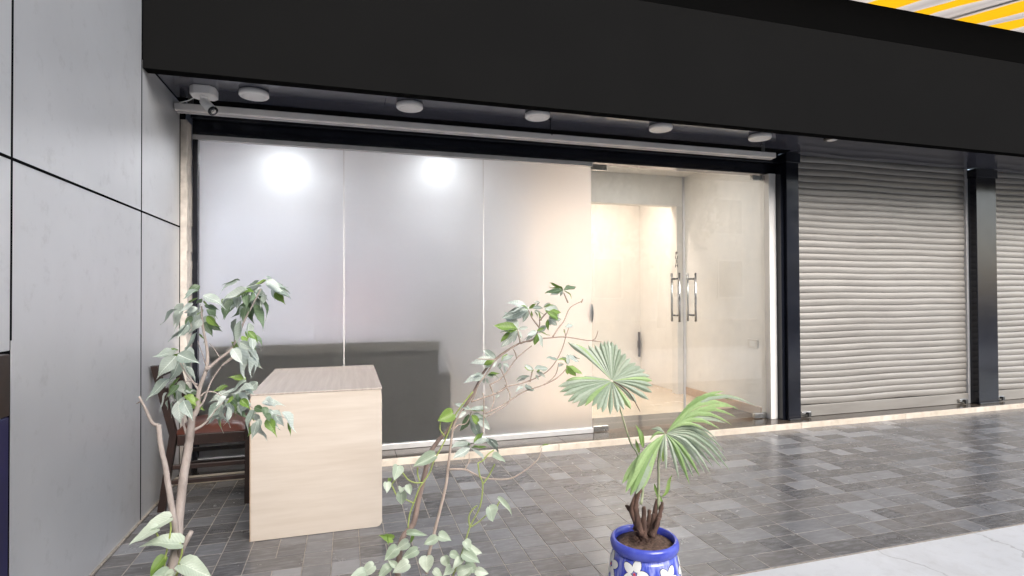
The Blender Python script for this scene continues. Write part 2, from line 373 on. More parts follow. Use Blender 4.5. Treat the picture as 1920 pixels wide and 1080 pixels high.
def m_awning():
    t = NT('striped_canvas'); tc = t.n('ShaderNodeTexCoord'); sx = t.n('ShaderNodeSeparateXYZ'); t.l(tc.outputs['Object'], sx.inputs[0])
    n = t.noise(t.coord((1, 0.4, 1)), 3, 4)
    f = t.math('FRACT', t.math('ADD', t.math('MULTIPLY', sx.outputs[0], 1.75), t.math('MULTIPLY', n, 0.12)))
    r = t.ramp(f, [(0.0, (0.85, 0.47, 0.01)), (0.46, (0.85, 0.47, 0.01)), (0.5, (0.6, 0.56, 0.52)), (0.72, (0.42, 0.39, 0.37)), (0.97, (0.6, 0.56, 0.52)), (1.0, (0.85, 0.47, 0.01))])
    t.set(Base_Color=r, Roughness=0.8)
    tl = t.n('ShaderNodeBsdfTranslucent'); t.l(r, tl.inputs[0]); mx = t.n('ShaderNodeMixShader'); mx.inputs[0].default_value = 0.5
    t.l(t.b.outputs[0], mx.inputs[1]); t.l(tl.outputs[0], mx.inputs[2]); t.l(mx.outputs[0], t.out.inputs[0]); M['striped_canvas'] = t.m
m_awning()
def m_emit(name, col, s):
    t = NT(name); t.set(Base_Color=(0.8, 0.8, 0.8), Emission_Color=col, Emission_Strength=s); M[name] = t.m
m_emit('lit_cool', (0.92, 0.96, 1.0), 24); m_emit('lit_warm', (1.0, 0.86, 0.75), 3)

# ------------------------------------------------------------------ setting
XL = -1.1014                 # left wall face
YF = 3.54                    # fascia front
YG = 4.42                    # glass front
YR = 4.14                    # step riser
YE = 2.085                   # tile edge towards the pavement
ZS = 2.585                   # soffit
tag(mesh('ground', [(-80, -80, -0.03), (80, -80, -0.03), (80, 80, -0.03), (-80, 80, -0.03)], [(0, 1, 2, 3)], M['asphalt']), kind='structure')
pv = tag(mesh('pavement', [(XL-6, -2.2, -0.006), (14, -2.2, -0.006), (14, YE, -0.006), (XL-6, YE, -0.006)], [(0, 1, 2, 3)], M['concrete']), kind='structure')
bed = tag(box('tile_floor', XL-0.02, 9.6, YE, YR+0.02, -0.06, -0.0012, M['grout'], bev=0), kind='structure')
TP = 0.128
def tile_mesh(w, d):
    bm = bmesh.new(); bm_box(bm, -w/2, w/2, -d/2, d/2, -0.012, 0, 0.0016, 1)
    me = bpy.data.meshes.new('tile'); bm.to_mesh(me); bm.free(); me.materials.append(M['slate_tile']); return me
TM = {1: tile_mesh(TP-0.0035, TP-0.0035), 2: tile_mesh(2*TP-0.0035, TP-0.0035)}
cells = []
for j in range(16):
    y = YE + 0.002 + TP*(j+0.5); i = 0
    off = 0.0
    while True:
        x0 = XL + 0.004 + TP*i
        if x0 > 9.3: break
        k = 2 if random.random() < (0.06 if x0 < 1.2 else 0.3) else 1
        xc = x0 + TP*k/2
        cells.append((xc, y, k)); i += k
def area(c):
    d = Vector((c[0], c[1], 0))-CPOS; z = d.dot(FW)
    if z < 0.5: return 0
    px = 960+FPX*d.dot(RT)/z; py = 540-FPX*d.dot(UP)/z
    if px < -40 or px > 1960 or py > 1120: return 0
    if 475 < px < 710 and 600 < py < 990: return 0
    return c[2]/z**3
cells.sort(key=area, reverse=True)
rest = bmesh.new()
for n, (x, y, k) in enumerate(cells):
    dz = random.uniform(-0.0006, 0.0006); rz = random.choice((0, math.pi)) + random.uniform(-.003, .003)
    mat = Matrix.Translation((x, y, dz)) @ Matrix.Rotation(rz, 4, 'Z')
    if n < 300:
        o = bpy.data.objects.new('tile', TM[k]); COL.objects.link(o); o.parent = bed
        o.matrix_basis = Matrix.Translation(-bed.location) @ mat
    else:
        t = bmesh.new(); t.from_mesh(TM[k]); t.transform(mat); me = bpy.data.meshes.new('t'); t.to_mesh(me); t.free(); rest.from_mesh(me); bpy.data.meshes.remove(me)
tag(from_bm('remaining_tiles', rest, M['slate_tile'], bed), kind='stuff')

# step in front of the shop: marble riser pieces and granite tread
st = thing('entrance_step', (2, YR, 0), 'low step with pale marble riser and dark granite tread along the shop front', 'step')
xs = [XL+.003, -0.62, 0.62, 1.62, 2.75, 4.02, 5.3, 6.55, 7.8, 9.4]
for a, b in zip(xs, xs[1:]):
    box('riser_stone', a+0.0015, b-0.0015, YR, YR+0.03, -0.02, 0.046+random.uniform(-.001, .001), M['riser_marble'], st, 0.003)
xs = [XL+.003, 0.35, 1.7, 3.05, 4.45, 6.0, 7.5, 9.4]
for a, b in zip(xs, xs[1:]):
    box('tread_slab', a+0.001, b-0.001, YR+0.031, 4.92, -0.02, 0.043, M['dark_granite'], st, 0.002)

# left wall of cladding panels
lw = thing('panel_wall', (XL-0.1, 2, 0), 'silver composite panel wall with dark joints on the left', 'wall')
box('wall_core', XL-0.25, XL-0.004, -2.0, 4.42, -0.02, 6.0, M['black_void'], lw, 0)
g = 0.0042
def panel(y0, y1, z0, z1):
    o = box('panel', XL-0.0038, XL, y0+g, y1-g, z0+g, z1-g, M['silver_cladding'], lw, 0.002)
    return o
JY = [(0.6, 2.293), (2.293, 3.531), (3.531, 4.262)]
for (a, b), zt in zip(JY, (5.9, 5.9, ZS-0.004)):
    panel(a, b, 0.0 if a > 1 else 1.062, 1.722)
    panel(a, b, 1.722, zt if zt < 3 else 3.9)
    if zt > 3: panel(a, b, 3.9, zt)
for yj in (2.293, 3.531): box('joint_seal', XL-0.003, XL+0.0015, yj-0.0042, yj+0.0042, 1.1 if yj < 3 else 0.002, 5.88 if yj < 3 else ZS+.4, M['black_void'], lw, 0)
box('joint_seal', XL-0.003, XL+0.0012, 0.62, 4.25, 1.722-0.0055, 1.722+0.0055, M['black_void'], lw, 0)
box('skirting_strip', XL-0.004, XL+0.012, 2.32, 4.13, 0.001, 0.010, M['grout'], lw, 0.002)

# low dark cabinet at the left edge
cb = thing('low_cabinet', (-1.07, 1.5, 0), 'dark brown cabinet with navy door at the left edge of the silver wall', 'cabinet')
box('cabinet_body', XL+0.001, -1.055, 0.9, 2.19, 0.0, 0.86, M['navy'], cb, 0.004)
box('cabinet_top', XL+0.001, -1.055, 0.9, 2.195, 0.861, 1.063, M['dark_wood'], cb, 0.004)
box('plinth', XL+0.001, -1.05, 0.9, 2.197, 0.0, 0.16, M['black_void'], cb, 0.003)

# fascia
fa = thing('signboard_fascia', (4, YF, 2.53), 'blank black signboard fascia running above the whole shop front', 'signboard')
box('lower_board', XL+0.001, 11, YF, YF+0.08, 2.528, 3.376, M['fascia_lower'], fa, 0.003)
box('upper_board', XL+0.001, 11, YF+0.004, YF+0.09, 3.378, 3.672, M['fascia_upper'], fa, 0.003)
box('return_top', XL+0.001, 11, YF+0.092, 4.9, 3.58, 3.66, M['black_void'], fa, 0)
so = thing('soffit', (2, 4, ZS), 'glossy black soffit panels behind the signboard over the entrance', 'soffit')
xs = [XL+.002, 0.25, 1.42, 2.6, 3.86]
for a, b in zip(xs, xs[1:]): box('soffit_panel', a+0.001, b-0.001, YF+0.081, 4.18, ZS, ZS+0.02, M['soffit_panel'], so, 0.001)
box('soffit_panel', 3.862, 11, YF+0.081, 4.33, ZS+0.004, ZS+0.02, M['soffit_panel'], so, 0.001)
box('soffit_edge_trim', XL+.002, 11, YF+0.081, YF+0.1, ZS-0.012, ZS-0.001, M['aluminium'], so, 0.001)

# header over the glass, shutter bottom bar
hd = thing('header_beam', (1.5, 4.45, 2.4), 'black glossy header beam above the frosted glass and doors', 'beam')
box('beam_face', -1.058, 3.985, 4.40, 4.5, 2.4, 2.5, M['black_gloss'], hd, 0.003)
box('beam_step', -1.058, 3.985, 4.345, 4.5, 2.502, 2.583, M['black_gloss'], hd, 0.003)
box('beam_back', -1.058, 3.985, 4.2, 4.52, 2.585, 2.72, M['black_void'], hd, 0)
br = thing('shutter_bottom_bar', (1.3, 4.12, 2.5), 'white rolled-up shutter bar under the soffit above the frosted glass', 'shutter bar')
box('bar', -1.095, 3.73, 4.1, 4.14, 2.478, 2.525, M['white_paint'], br, 0.006, 3)
box('bar_lip', -1.09, 3.725, 4.141, 4.165, 2.472, 2.49, M['aluminium'], br, 0.002)
for x in (-1.0, 3.6): box('hanger', x-0.015, x+0.015, 4.11, 4.125, 2.526, 2.584, M['dark_steel'], br, 0.001)
tube('conduit', [(1.36, 3.80, 2.575), (1.48, 3.93, 2.574), (1.53, 4.06, 2.55), (1.56, 4.1, 2.515)], 0.004, M['black_void'], br)

# frosted glazing
fz = thing('frosted_screen', (0.5, YG, 0.045), 'three frosted glass panes in slim white rails left of the doors', 'glazing')
px = [-1.02, -0.027, 1.073, 2.043]
for a, b in zip(px, px[1:]):
    box('pane', a+0.003, b-0.003, YG, YG+0.006, 0.089, 2.362, M['frosted_glass'], fz, 0)
for x in px[1:3]: box('joint_bead', x-0.0028, x+0.0028, YG+0.0005, YG+0.0055, 0.098, 2.362, M['white_paint'], fz, 0)
box('top_rail', -1.055, 2.05, YG-0.028, YG+0.03, 2.363, 2.399, M['aluminium'], fz, 0.003)
box('bottom_rail', -1.04, 2.043, YG-0.02, YG+0.03, 0.044, 0.088, M['aluminium'], fz, 0.004)
box('side_channel', -1.054, -1.021, YG-0.03, YG+0.03, 0.044, 2.362, M['black_gloss'], fz, 0.002)
wp = thing('plaster_post', (-1.08, 4.3, 0), 'narrow rough plaster strip between silver wall and frosted glass', 'post')
bm = bmesh.new()
for k in range(40):
    z0 = 0.044+k*0.0605; bm_box(bm, -1.1, -1.059+random.uniform(-.004, .003), 4.272, 4.40, z0, z0+0.0604, 0.0)
from_bm('plaster_strip', bm, M['plaster'], wp)

# doors
def door(x0, x1, hx, label, hinge_x, lock):
    d = thing('glass_door', ((x0+x1)/2, YG, 0.05), label, 'door', 'double glass doors of the entrance')
    box('pane', x0, x1, YG, YG+0.012, 0.062, 2.385, M['clear_glass'], d, 0)
    xx = x0+.0012 if hx > (x0+x1)/2 else x1-0.0012
    for yb in (YG-0.055, YG+0.067):
        hb = tube('handle', [(hx, yb, 0.992), (hx, yb, 1.438)], 0.0105, M['steel'], d, 12, 1)
        for z in (1.05, 1.385):
            ya, yc = (yb+0.008, YG-0.001) if yb < YG else (YG+0.013, yb-0.008)
            tube('standoff', [(hx, ya, z), (hx, yc, z)], 0.008, M['dark_steel'], hb, 10, 1)
    s = 1 if hinge_x == x0 else -1
    a, b = sorted((hinge_x, hinge_x+s*0.14))
    box('top_patch_fitting', a, b, YG-0.012, YG+0.024, 2.338, 2.386, M['steel'], d, 0.002)
    box('bottom_patch_fitting', a, b, YG-0.012, YG+0.024, 0.05, 0.098, M['steel'], d, 0.002)
    box('edge_strip', (x1-0.004) if s > 0 else x0, x1 if s > 0 else x0+0.004, YG-0.0015, YG+0.0135, 0.1, 2.33, M['aluminium'], d, 0)
    return d
dl = door(2.05, 2.969, 2.884, 'left glass door leaf with black PUSH letters beside the frosted panes', 2.05, True)
dr = door(2.975, 3.872, 3.054, 'right glass door leaf next to the white jamb and black pillar', 3.872, False)
cu = bpy.data.curves.new('push', 'FONT'); cu.body = 'P\nU\nS\nH'; cu.size = 0.044; cu.align_x = 'CENTER'; cu.space_line = 0.85; cu.extrude = 0.0004; cu.offset = 0.0012
to = bpy.data.objects.new('push', cu); COL.objects.link(to)
bpy.context.view_layer.update()
me = bpy.data.meshes.new_from_object(to.evaluated_get(bpy.context.evaluated_depsgraph_get())); bpy.data.objects.remove(to)
me.transform(Matrix.Translation((2.893, YG-0.0012, 1.603)) @ Matrix.Rotation(math.pi/2, 4, 'X'))
me.materials.clear()
lt = link_mesh('push_lettering', me, M['print_black'], dl)
bm = bmesh.new()
bmesh.ops.create_uvsphere(bm, u_segments=16, v_segments=10, radius=1)
bmesh.ops.transform(bm, matrix=Matrix.Translation((2.058, YG+0.04, 1.08)) @ Matrix.Diagonal((0.02, 0.02, 0.085, 1)), verts=bm.verts)
from_bm('edge_lock', bm, M['dark_steel'], dl, True)
jb = thing('white_jamb', (3.93, 4.4, 0.04), 'white painted door jamb between right glass door and black pillar', 'jamb')
box('jamb_board', 3.876, 3.955, YG-0.06, YG+0.06, 0.044, 2.399, M['white_paint'], jb, 0.003)
box('shutter_guide', 3.957, 3.99, 4.30, 4.36, 0.044, 2.47, M['black_gloss'], jb, 0.002)

# pillars and shutters
def pillar(x0, x1, label):
    p = thing('black_pillar', ((x0+x1)/2, 4.35, 0.04), label, 'pillar', 'black pillars of the shop front')
    box('shaft', x0, x1, 4.262, 4.6, 0.0445, 2.49, M['black_gloss'], p, 0.004)
    box('capital', x0-0.012, x1+0.012, 4.25, 4.6, 2.491, 2.584, M['black_gloss'], p, 0.004)
    box('base_seal', x0+0.01, x1-0.01, 4.255, 4.2615, 0.0445, 0.06, M['dark_steel'], p, 0.001)
    return p
pillar(3.872+0.12, 4.135, 'glossy black pillar between glass doors and first roller shutter')
pillar(6.50, 6.80, 'glossy black pillar between the two roller shutters')
pillar(9.1, 9.4, 'glossy black pillar beyond the second roller shutter')
def slat_mesh(w, zs):
    prof = []
    for k in range(9):
        t = k/8; prof.append((-0.0075*math.sin(math.pi*t)**0.8, 0.0635*t))
    prof = [(0.004, -0.001)] + prof + [(0.004, 0.0645)]
    V, Fc = [], []; nx = 14
    for i in range(nx+1):
        x = -w/2+w*i/nx
        dz = 0.0028*math.sin(x*2.3+zs*2.1)*math.sin(zs*1.9+x)+0.003*math.sin(x*5.1+zs*4); dy = 0.0025*math.sin(x*2.7+zs*3.1)+0.003*math.sin(x*6+zs*9)+random.uniform(-.0008, .0008)
        for y, z in prof: V.append((x, y+dy, z+dz))
    m = len(prof)
    for i in range(nx):
        for k in range(m-1): Fc.append((i*m+k, (i+1)*m+k, (i+1)*m+k+1, i*m+k+1))
    me = bpy.data.meshes.new('slat'); me.from_pydata(V, [], Fc); me.materials.append(M['shutter_slat'])
    me.polygons.foreach_set('use_smooth', [True]*len(Fc)); me.update(); return me
def shutter(x0, x1, label):
    s = thing('roller_shutter', ((x0+x1)/2, 4.37, 0.045), label, 'shutter', 'closed roller shutters')
    z = 0.155
    while z < 2.56:
        o = bpy.data.objects.new('slat', slat_mesh(x1-x0-0.05, z)); COL.objects.link(o); o.parent = s
        o.location = (random.uniform(-.004, .004), random.uniform(-.0015, .0015), z-0.045)
        o.rotation_euler = (random.uniform(-.03, .03), random.uniform(-.0009, .0009), random.choice((0, 0, 0))+random.uniform(-.0012, .0012))
        z += 0.0645
    box('bottom_rail', x0+0.02, x1-0.02, 4.35, 4.385, 0.0445, 0.152, M['shutter_slat'], s, 0.004)
    box('backing', x0, x1, 4.40, 4.41, 0.05, 2.7, M['black_void'], s, 0)
    box('guide', x0-0.002, x0+0.03, 4.345, 4.399, 0.0445, 2.6, M['aluminium'], s, 0.002)
    box('guide', x1-0.03, x1+0.002, 4.345, 4.399, 0.0445, 2.6, M['aluminium'], s, 0.002)
    for x in (x0+0.13, x1-0.13):
        lk = box('lock_hasp', x-0.06, x+0.05, 4.325, 4.349, 0.07, 0.1, M['steel'], s, 0.004)
        box('padlock', x+0.0, x+0.035, 4.305, 4.324, 0.05, 0.095, M['dark_steel'], lk, 0.005)
    return s
shutter(4.138, 6.497, 'closed pale roller shutter between the two black pillars')
shutter(6.803, 9.097, 'closed pale roller shutter cut by the right edge')

# soffit lamps
LX = [(-0.586, 3.925), (0.416, 3.88), (1.342, 3.83), (2.383, 3.845), (3.332, 3.845)]
WORDS = ['nearest the security camera', 'second from the security camera', 'in the middle of the row of five', 'second from the black pillar', 'closest to the black pillar']
for (x, y), w in zip(LX, WORDS):
    l = thing('soffit_lamp', (x, y, ZS), 'round white surface lamp on the black soffit, '+w, 'lamp', 'round white lamps on the soffit')
    lathe('housing', [(0.078, ZS-0.001), (0.09, ZS-0.006), (0.092, ZS-0.03), (0.086, ZS-0.037), (0.074, ZS-0.038), (0.072, ZS-0.034)], x, y, M['white_plastic'], l)
    lathe('diffuser', [(0.0715, ZS-0.03), (0.071, ZS-0.0355), (0.05, ZS-0.037), (0.002, ZS-0.0375)], x, y, M['diffuser'], l)
l = thing('recessed_spot', (4.03, 3.78, ZS), 'small recessed spotlight above the first roller shutter', 'lamp')
lathe('ring', [(0.062, ZS+.002), (0.066, ZS-0.006), (0.05, ZS-0.014), (0.044, ZS-0.006)], 4.03, 3.78, M['dark_steel'], l)
lathe('lens', [(0.043, ZS), (0.04, ZS-0.012), (0.001, ZS-0.016)], 4.03, 3.78, M['white_plastic'], l)

# security camera
cx, cy = -0.885, 3.96
sc = thing('security_camera', (cx, cy, ZS), 'white bullet security camera on a box under the black soffit', 'camera')
bm = bmesh.new(); w = 0.075
pts = [(-w, -w*.55), (-w*.6, -w), (w*.6, -w), (w, -w*.55), (w, w*.55), (w*.6, w), (-w*.6, w), (-w, w*.55)]
lo = [bm.verts.new((cx+x, cy+y, ZS-0.055)) for x, y in pts]; hi = [bm.verts.new((cx+x, cy+y, ZS-0.0005)) for x, y in pts]
bm.faces.new(lo[::-1]); bm.faces.new(hi)
for k in range(8): bm.faces.new((lo[k], lo[(k+1) % 8], hi[(k+1) % 8], hi[k]))
bmesh.ops.recalc_face_normals(bm, faces=bm.faces); bmesh.ops.bevel(bm, geom=list(bm.edges), offset=0.004, segments=2, affect='EDGES')
from_bm('junction_box', bm, M['white_plastic'], sc)
c0 = Vector((cx+0.0, cy-0.01, ZS-0.056)); c1 = c0+Vector((0.005, 0, -0.035)); dirn = Vector((0.55, -0.35, -0.62)).normalized()
tube('bracket', [c0, c0+Vector((0, 0, -0.02)), c1], [0.026, 0.014, 0.016], M['white_plastic'], sc, 14)
b0 = c1-dirn*0.015; b1 = c1+dirn*0.085
tube('camera_body', [b0, b0+dirn*0.01, b1], [0.021, 0.028, 0.03], M['white_plastic'], sc, 18, 2)
tube('lens_hood', [b1, b1+dirn*0.012], [0.031, 0.031], M['black_gloss'], sc, 18, 1)
tube('lens', [b1+dirn*0.0122, b1+dirn*0.016], [0.019, 0.013], M['steel'], sc, 14, 1)
tube('cable', [c0+Vector((-0.05, 0.05, 0.02)), c0+Vector((-0.11, 0.1, 0.0)), c0+Vector((-0.17, 0.13, -0.01))], 0.004, M['white_plastic'], sc)

# awning and upper storey
aw = thing('striped_awning', (6, 4.2, 4.1), 'yellow and grey striped canvas awning above the black signboard', 'awning')
V, Fc = [], []
nx, ny = 90, 8
for i in range(nx+1):
    for j in range(ny+1):
        x = 2.2+i*0.1; y = 3.2+j*(1.75/ny)
        V.append((x, y, 4.02+0.2*(y-3.75)+0.03*math.sin(x*6.1+y)*math.sin(j/ny*math.pi)+0.012*math.sin(x*17)))
for i in range(nx):
    for j in range(ny): Fc.append((i*(ny+1)+j, (i+1)*(ny+1)+j, (i+1)*(ny+1)+j+1, i*(ny+1)+j+1))
mesh('canvas', V, Fc, M['striped_canvas'], aw, True)
for x in (3.0, 4.7, 6.05, 7.4, 8.8): tube('support_arm', [(x, 3.2, 3.94), (x, 4.95, 4.29)], 0.018, M['beam_brown'], aw, 8, 1)
tube('front_rail', [(2.2, 3.19, 3.9), (11.2, 3.19, 3.9)], 0.016, M['beam_brown'], aw, 8, 1)
up = thing('upper_wall', (4, 5.1, 3.7), 'plain rendered upper wall behind the striped awning', 'wall')
box('rendered_face', XL, 12, 4.96, 5.2, 3.66, 7.0, M['plaster'], up, 0)

# building and trees added out of view, to give the door glass reflections
simple('opposite_render', (0.55, 0.52, 0.48), 0.8, var=0.15, scale=1.5)
simple('opposite_window', (0.05, 0.06, 0.07), 0.15, var=0.2)
simple('street_leaf', (0.11, 0.15, 0.08), 0.6, var=0.4, scale=3)
ob = thing('unseen_building', (4, -15, 0), 'unseen pale building added across the street for door reflections', 'building')
box('wall', -14, 24, -16, -14, -0.02, 7.0, M['opposite_render'], ob, 0)
box('roof_edge', -14.2, 24.2, -16, -13.85, 7.0, 7.25, M['concrete'], ob, 0.01)
for k in range(11):
    x = -12.5+k*3.3
    wn = box('window', x, x+1.5, -13.998, -13.95, 1.0, 2.9, M['white_paint'], ob, 0.01)
    box('pane', x+0.08, x+1.42, -13.949, -13.94, 1.08, 2.82, M['opposite_window'], wn, 0)
    wn = box('window', x, x+1.5, -13.998, -13.95, 4.1, 5.9, M['white_paint'], ob, 0.01)
    box('pane', x+0.08, x+1.42, -13.949, -13.94, 4.18, 5.82, M['opposite_window'], wn, 0)
for k, (x, y, h) in enumerate(((-5, -9, 6.2), (1.2, -9.4, 6.6), (6.2, -9, 6.1), (11.2, -9.3, 6.7))):
    tr = thing('unseen_tree', (x, y, 0), 'unseen leafy tree added across the road, ' + ('nearest the left wall', 'second from the left wall', 'second from the far end', 'nearest the far end')[k], 'tree', 'trees added across the street')
    tube('trunk', [(x, y, -0.03), (x+.08, y, h*.3), (x-.05, y+.1, h*.6)], [.16, .12, .07], M['brown_bark'], tr, 9, 3)
    bm = bmesh.new()
    for q in range(2600):
        th = random.uniform(0, 6.28); u = random.uniform(-1, 1); rr = random.random()**.4*(1+.25*math.sin(3*th+k)); cc = Vector((x+2.7*rr*math.cos(th)*(1-u*u)**.5, y+1.8*rr*math.sin(th)*(1-u*u)**.5, h*.7+h*.32*rr*u))
        e1 = Vector((random.gauss(0, 1), random.gauss(0, 1), random.gauss(0, 1))).normalized()*.13; e2 = e1.orthogonal().normalized()*.09
        bm.faces.new([bm.verts.new(v) for v in (cc-e1, cc+e2, cc+e1, cc-e2)])
    from_bm('crown', bm, M['street_leaf'], tr)

# interior: foyer and lit hall
XI0, XI1, YB = -1.06, 3.9, 6.85
tag(box('interior_floor', XI0, XI1+0.1, 4.921, YB+.1, -0.02, 0.043, M['hall_floor'], bev=0), kind='structure')
tag(box('interior_ceiling', XI0, XI1+0.1, 4.51, YB+.1, 2.66, 2.72, M['hall_wall'], bev=0), kind='structure')
tag(box('interior_wall_right', XI1, XI1+0.08, 4.49, YB+.1, 0.044, 2.659, M['hall_wall'], bev=0), kind='structure')
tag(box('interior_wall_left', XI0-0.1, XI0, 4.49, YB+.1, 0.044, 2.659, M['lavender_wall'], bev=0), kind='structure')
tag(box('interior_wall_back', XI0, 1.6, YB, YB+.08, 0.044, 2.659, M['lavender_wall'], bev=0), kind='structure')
tag(box('interior_wall_hall', 1.601, XI1-0.001, YB, YB+.08, 0.044, 2.659, M['hall_wall'], bev=0), kind='structure')
tag(box('interior_lintel', 1.741, XI1-.001, 5.78, 5.9, 2.3, 2.658, M['hall_wall'], bev=0.002), kind='structure')
tag(box('interior_partition', 1.68, 1.74, 5.25, YB-.001, 0.044, 2.659, M['hall_wall'], bev=0.002), kind='structure')
jm = thing('hall_jamb', (3.84, 5.84, 0.044), 'pale grey door jamb inside the lit hall behind the glass doors', 'jamb')
box('jamb_face', 3.79, XI1-.001, 5.78, 5.9, 0.044, 2.299, M['white_paint'], jm, 0.003)
sk = thing('hall_skirting', (3.89, 5.2, 0.044), 'brown skirting along the right wall inside the glass doors', 'skirting')
box('skirting_board', 3.88, 3.899, 4.5, 5.779, 0.0445, 0.13, M['edge_band'], sk, 0.002)
so_ = thing('wall_socket', (3.89, 4.72, 0.7), 'white electric socket low on the right wall inside the glass door', 'socket')
box('plate', 3.888, 3.899, 4.55, 4.69, 0.70, 0.79, M['socket'], so_, 0.003)
box('socket_insert', 3.884, 3.8875, 4.58, 4.66, 0.72, 0.77, M['white_plastic'], so_, 0.002)
dk = thing('dark_pull', (3.8, 6.8, 0.3), 'short dark vertical pull on the far wall of the lit hall', 'pull')
box('pull_bar', 3.85, 3.872, 6.80, 6.83, 0.38, 0.72, M['dark_wood'], dk, 0.004)
box('pull_mount', 3.853, 3.868, 6.8302, 6.849, 0.5, 0.6, M['dark_wood'], dk, 0.002)
cbn = thing('office_cabinet', (1.1, 6.55, 0.044), 'dark grey cabinet dimly seen through the middle frosted pane', 'cabinet')
box('carcass', 0.75, 1.5, 6.3, 6.8, 0.044, 1.15, M['dark_steel'], cbn, 0.006)
box('cabinet_door', 0.76, 1.12, 6.288, 6.2995, 0.08, 1.18, M['dark_steel'], cbn, 0.003)
box('cabinet_door', 1.13, 1.49, 6.288, 6.2995, 0.08, 1.18, M['dark_steel'], cbn, 0.003)
simple('pink_cloth', (0.55, 0.3, 0.33), 0.8)
nb = thing('notice_board', (-0.1, YB-.03, 0.9), 'pinkish board on the back wall blurred behind the left frosted pane', 'board')
box('board_face', -0.25, 0.45, YB-.03, YB-.012, 0.85, 1.5, M['pink_cloth'], nb, 0.003)
box('board_frame', -0.27, 0.47, YB-.0118, YB-.001, 0.83, 1.52, M['dark_wood'], nb, 0.003)
def ilamp(x, y, z, r, col, W, mat, label, spread=125):
    l = thing('ceiling_lamp', (x, y, z), label, 'lamp')
    lathe('trim', [(r*1.15, z), (r*1.18, z-0.01), (r*1.02, z-0.014), (r*1.0, z-0.006)], x, y, M['white_plastic'], l, 24)
    lathe('lit_disc', [(r*0.98, z-0.002), (r*0.96, z-0.008), (0.002, z-0.009)], x, y, M[mat], l, 24)
    if z < 2.6: tube('drop_rod', [(x, y, z), (x, y, 2.659)], 0.008, M['white_plastic'], l, 8, 1)
    a = bpy.data.lights.new('lamp_light', 'AREA'); a.shape = 'DISK'; a.size = r*2; a.energy = W; a.color = col; a.spread = math.radians(spread)
    o = bpy.data.objects.new('lamp_light', a); COL.objects.link(o); o.parent = l; o.location = (0, 0, -0.02)
p1 = P(540, 308, 5.55); p2 = P(820, 312, 5.55)
ilamp(p1.x, p1.y, p1.z+.02, 0.13, (0.84, 0.91, 1.0), 4.2, 'lit_cool', 'lit cool white ceiling lamp glowing through the leftmost frosted pane')
ilamp(p2.x, p2.y, p2.z+.02, 0.12, (0.86, 0.93, 1.0), 2.2, 'lit_cool', 'lit cool white ceiling lamp glowing through the middle frosted pane')
ilamp(2.4, 6.05, 2.655, 0.12, (1.0, 0.8, 0.66), 2.8, 'lit_warm', 'lit warm ceiling lamp glowing through the frosted pane beside the doors')
ilamp(3.2, 6.05, 2.655, 0.12, (1.0, 0.81, 0.68), 7.5, 'lit_warm', 'lit warm ceiling lamp inside the hall behind the glass doors', 165)

ilamp(3.0, 4.9, 2.655, 0.14, (1.0, 0.94, 0.9), 4.5, 'lit_warm', 'unseen fill lamp added just inside the glass doors behind the header', 178)  # fill lamp added out of view to brighten the lintel and right wall

# sofa behind the frosted glass
sf = thing('sofa', (-0.1, 4.9, 0.044), 'dark grey brown sofa seen through the frosted glass behind the desk', 'sofa')
simple('sofa_lit_tone', (0.065, 0.059, 0.05), 0.9, var=0.15, scale=60, spec=0.2)  # lighter tone painted in, since flat light gives the roll no contrast
simple('sofa_dark_tone', (0.02, 0.018, 0.015), 0.9, var=0.15, scale=60, spec=0.1)
def soft(name, x0, x1, y0, y1, z0, z1, b, m='sofa_fabric'): return auto_smooth(box(name, x0, x1, y0, y1, z0, z1, M[m], sf, b, 4), 60)
soft('backrest', -0.95, 0.70, 4.4278, 4.6, 0.09, 0.83, 0.004)
soft('back_roll', -0.96, 0.705, 4.4268, 4.62, 0.805, 0.885, 0.008, 'sofa_lit_tone')
soft('roll_shade_strip', -0.955, 0.702, 4.4266, 4.4277, 0.775, 0.803, 0.0002, 'sofa_dark_tone')  # dark strip painted in for the shade line under the roll
soft('base_dark_strip', -0.9, 0.66, 4.4266, 4.4277, 0.1, 0.125, 0.0002, 'sofa_dark_tone')
soft('seat', -0.84, 0.6, 4.601, 5.15, 0.2, 0.44, 0.04)
soft('armrest', 0.703, 0.80, 4.4268, 5.15, 0.09, 0.63, 0.012, 'sofa_lit_tone')
soft('armrest', -1.05, -0.91, 4.47, 5.15, 0.09, 0.63, 0.045)
for x in (-0.9, 0.65):
    for y in (4.5, 5.05): box('leg', x, x+0.05, y, y+0.05, 0.0435, 0.1, M['dark_wood'], sf, 0.004)

# desk
dx0, dx1, dy0, dy1 = -0.474, 0.177, 3.072, 4.09
dk = thing('desk', ((dx0+dx1)/2, 3.6, 0), 'pale wood laminate desk with solid end panel in front of the frosted glass', 'desk')
def rpanel(name, y0, y1, z0, z1, mat, r=0.03):
    pts = [(dx0, z1), (dx0, z0)]
    for k in range(6): a = -math.pi/2+k*math.pi/10; pts.append((dx1-r+r*math.cos(a), z0+r+r*math.sin(a)))
    pts += [(dx1, z1-0.035), (dx1-0.004, z1)]
    n = len(pts); bm = bmesh.new()
    A = [bm.verts.new((x, y0, z)) for x, z in pts]; B = [bm.verts.new((x, y1, z)) for x, z in pts]
    bm.faces.new(A); bm.faces.new(B[::-1])
    for k in range(n): bm.faces.new((A[k], B[k], B[(k+1) % n], A[(k+1) % n]))
    bmesh.ops.recalc_face_normals(bm, faces=bm.faces)
    bmesh.ops.bevel(bm, geom=[e for e in bm.edges], offset=0.0015, segments=1, affect='EDGES')
    return from_bm(name, bm, mat, dk)
rpanel('end_panel', dy0, dy0+0.025, 0.001, 0.7375, M['desk_front'])
rpanel('end_panel', dy1-0.025, dy1, 0.001, 0.7375, M['desk_front'])
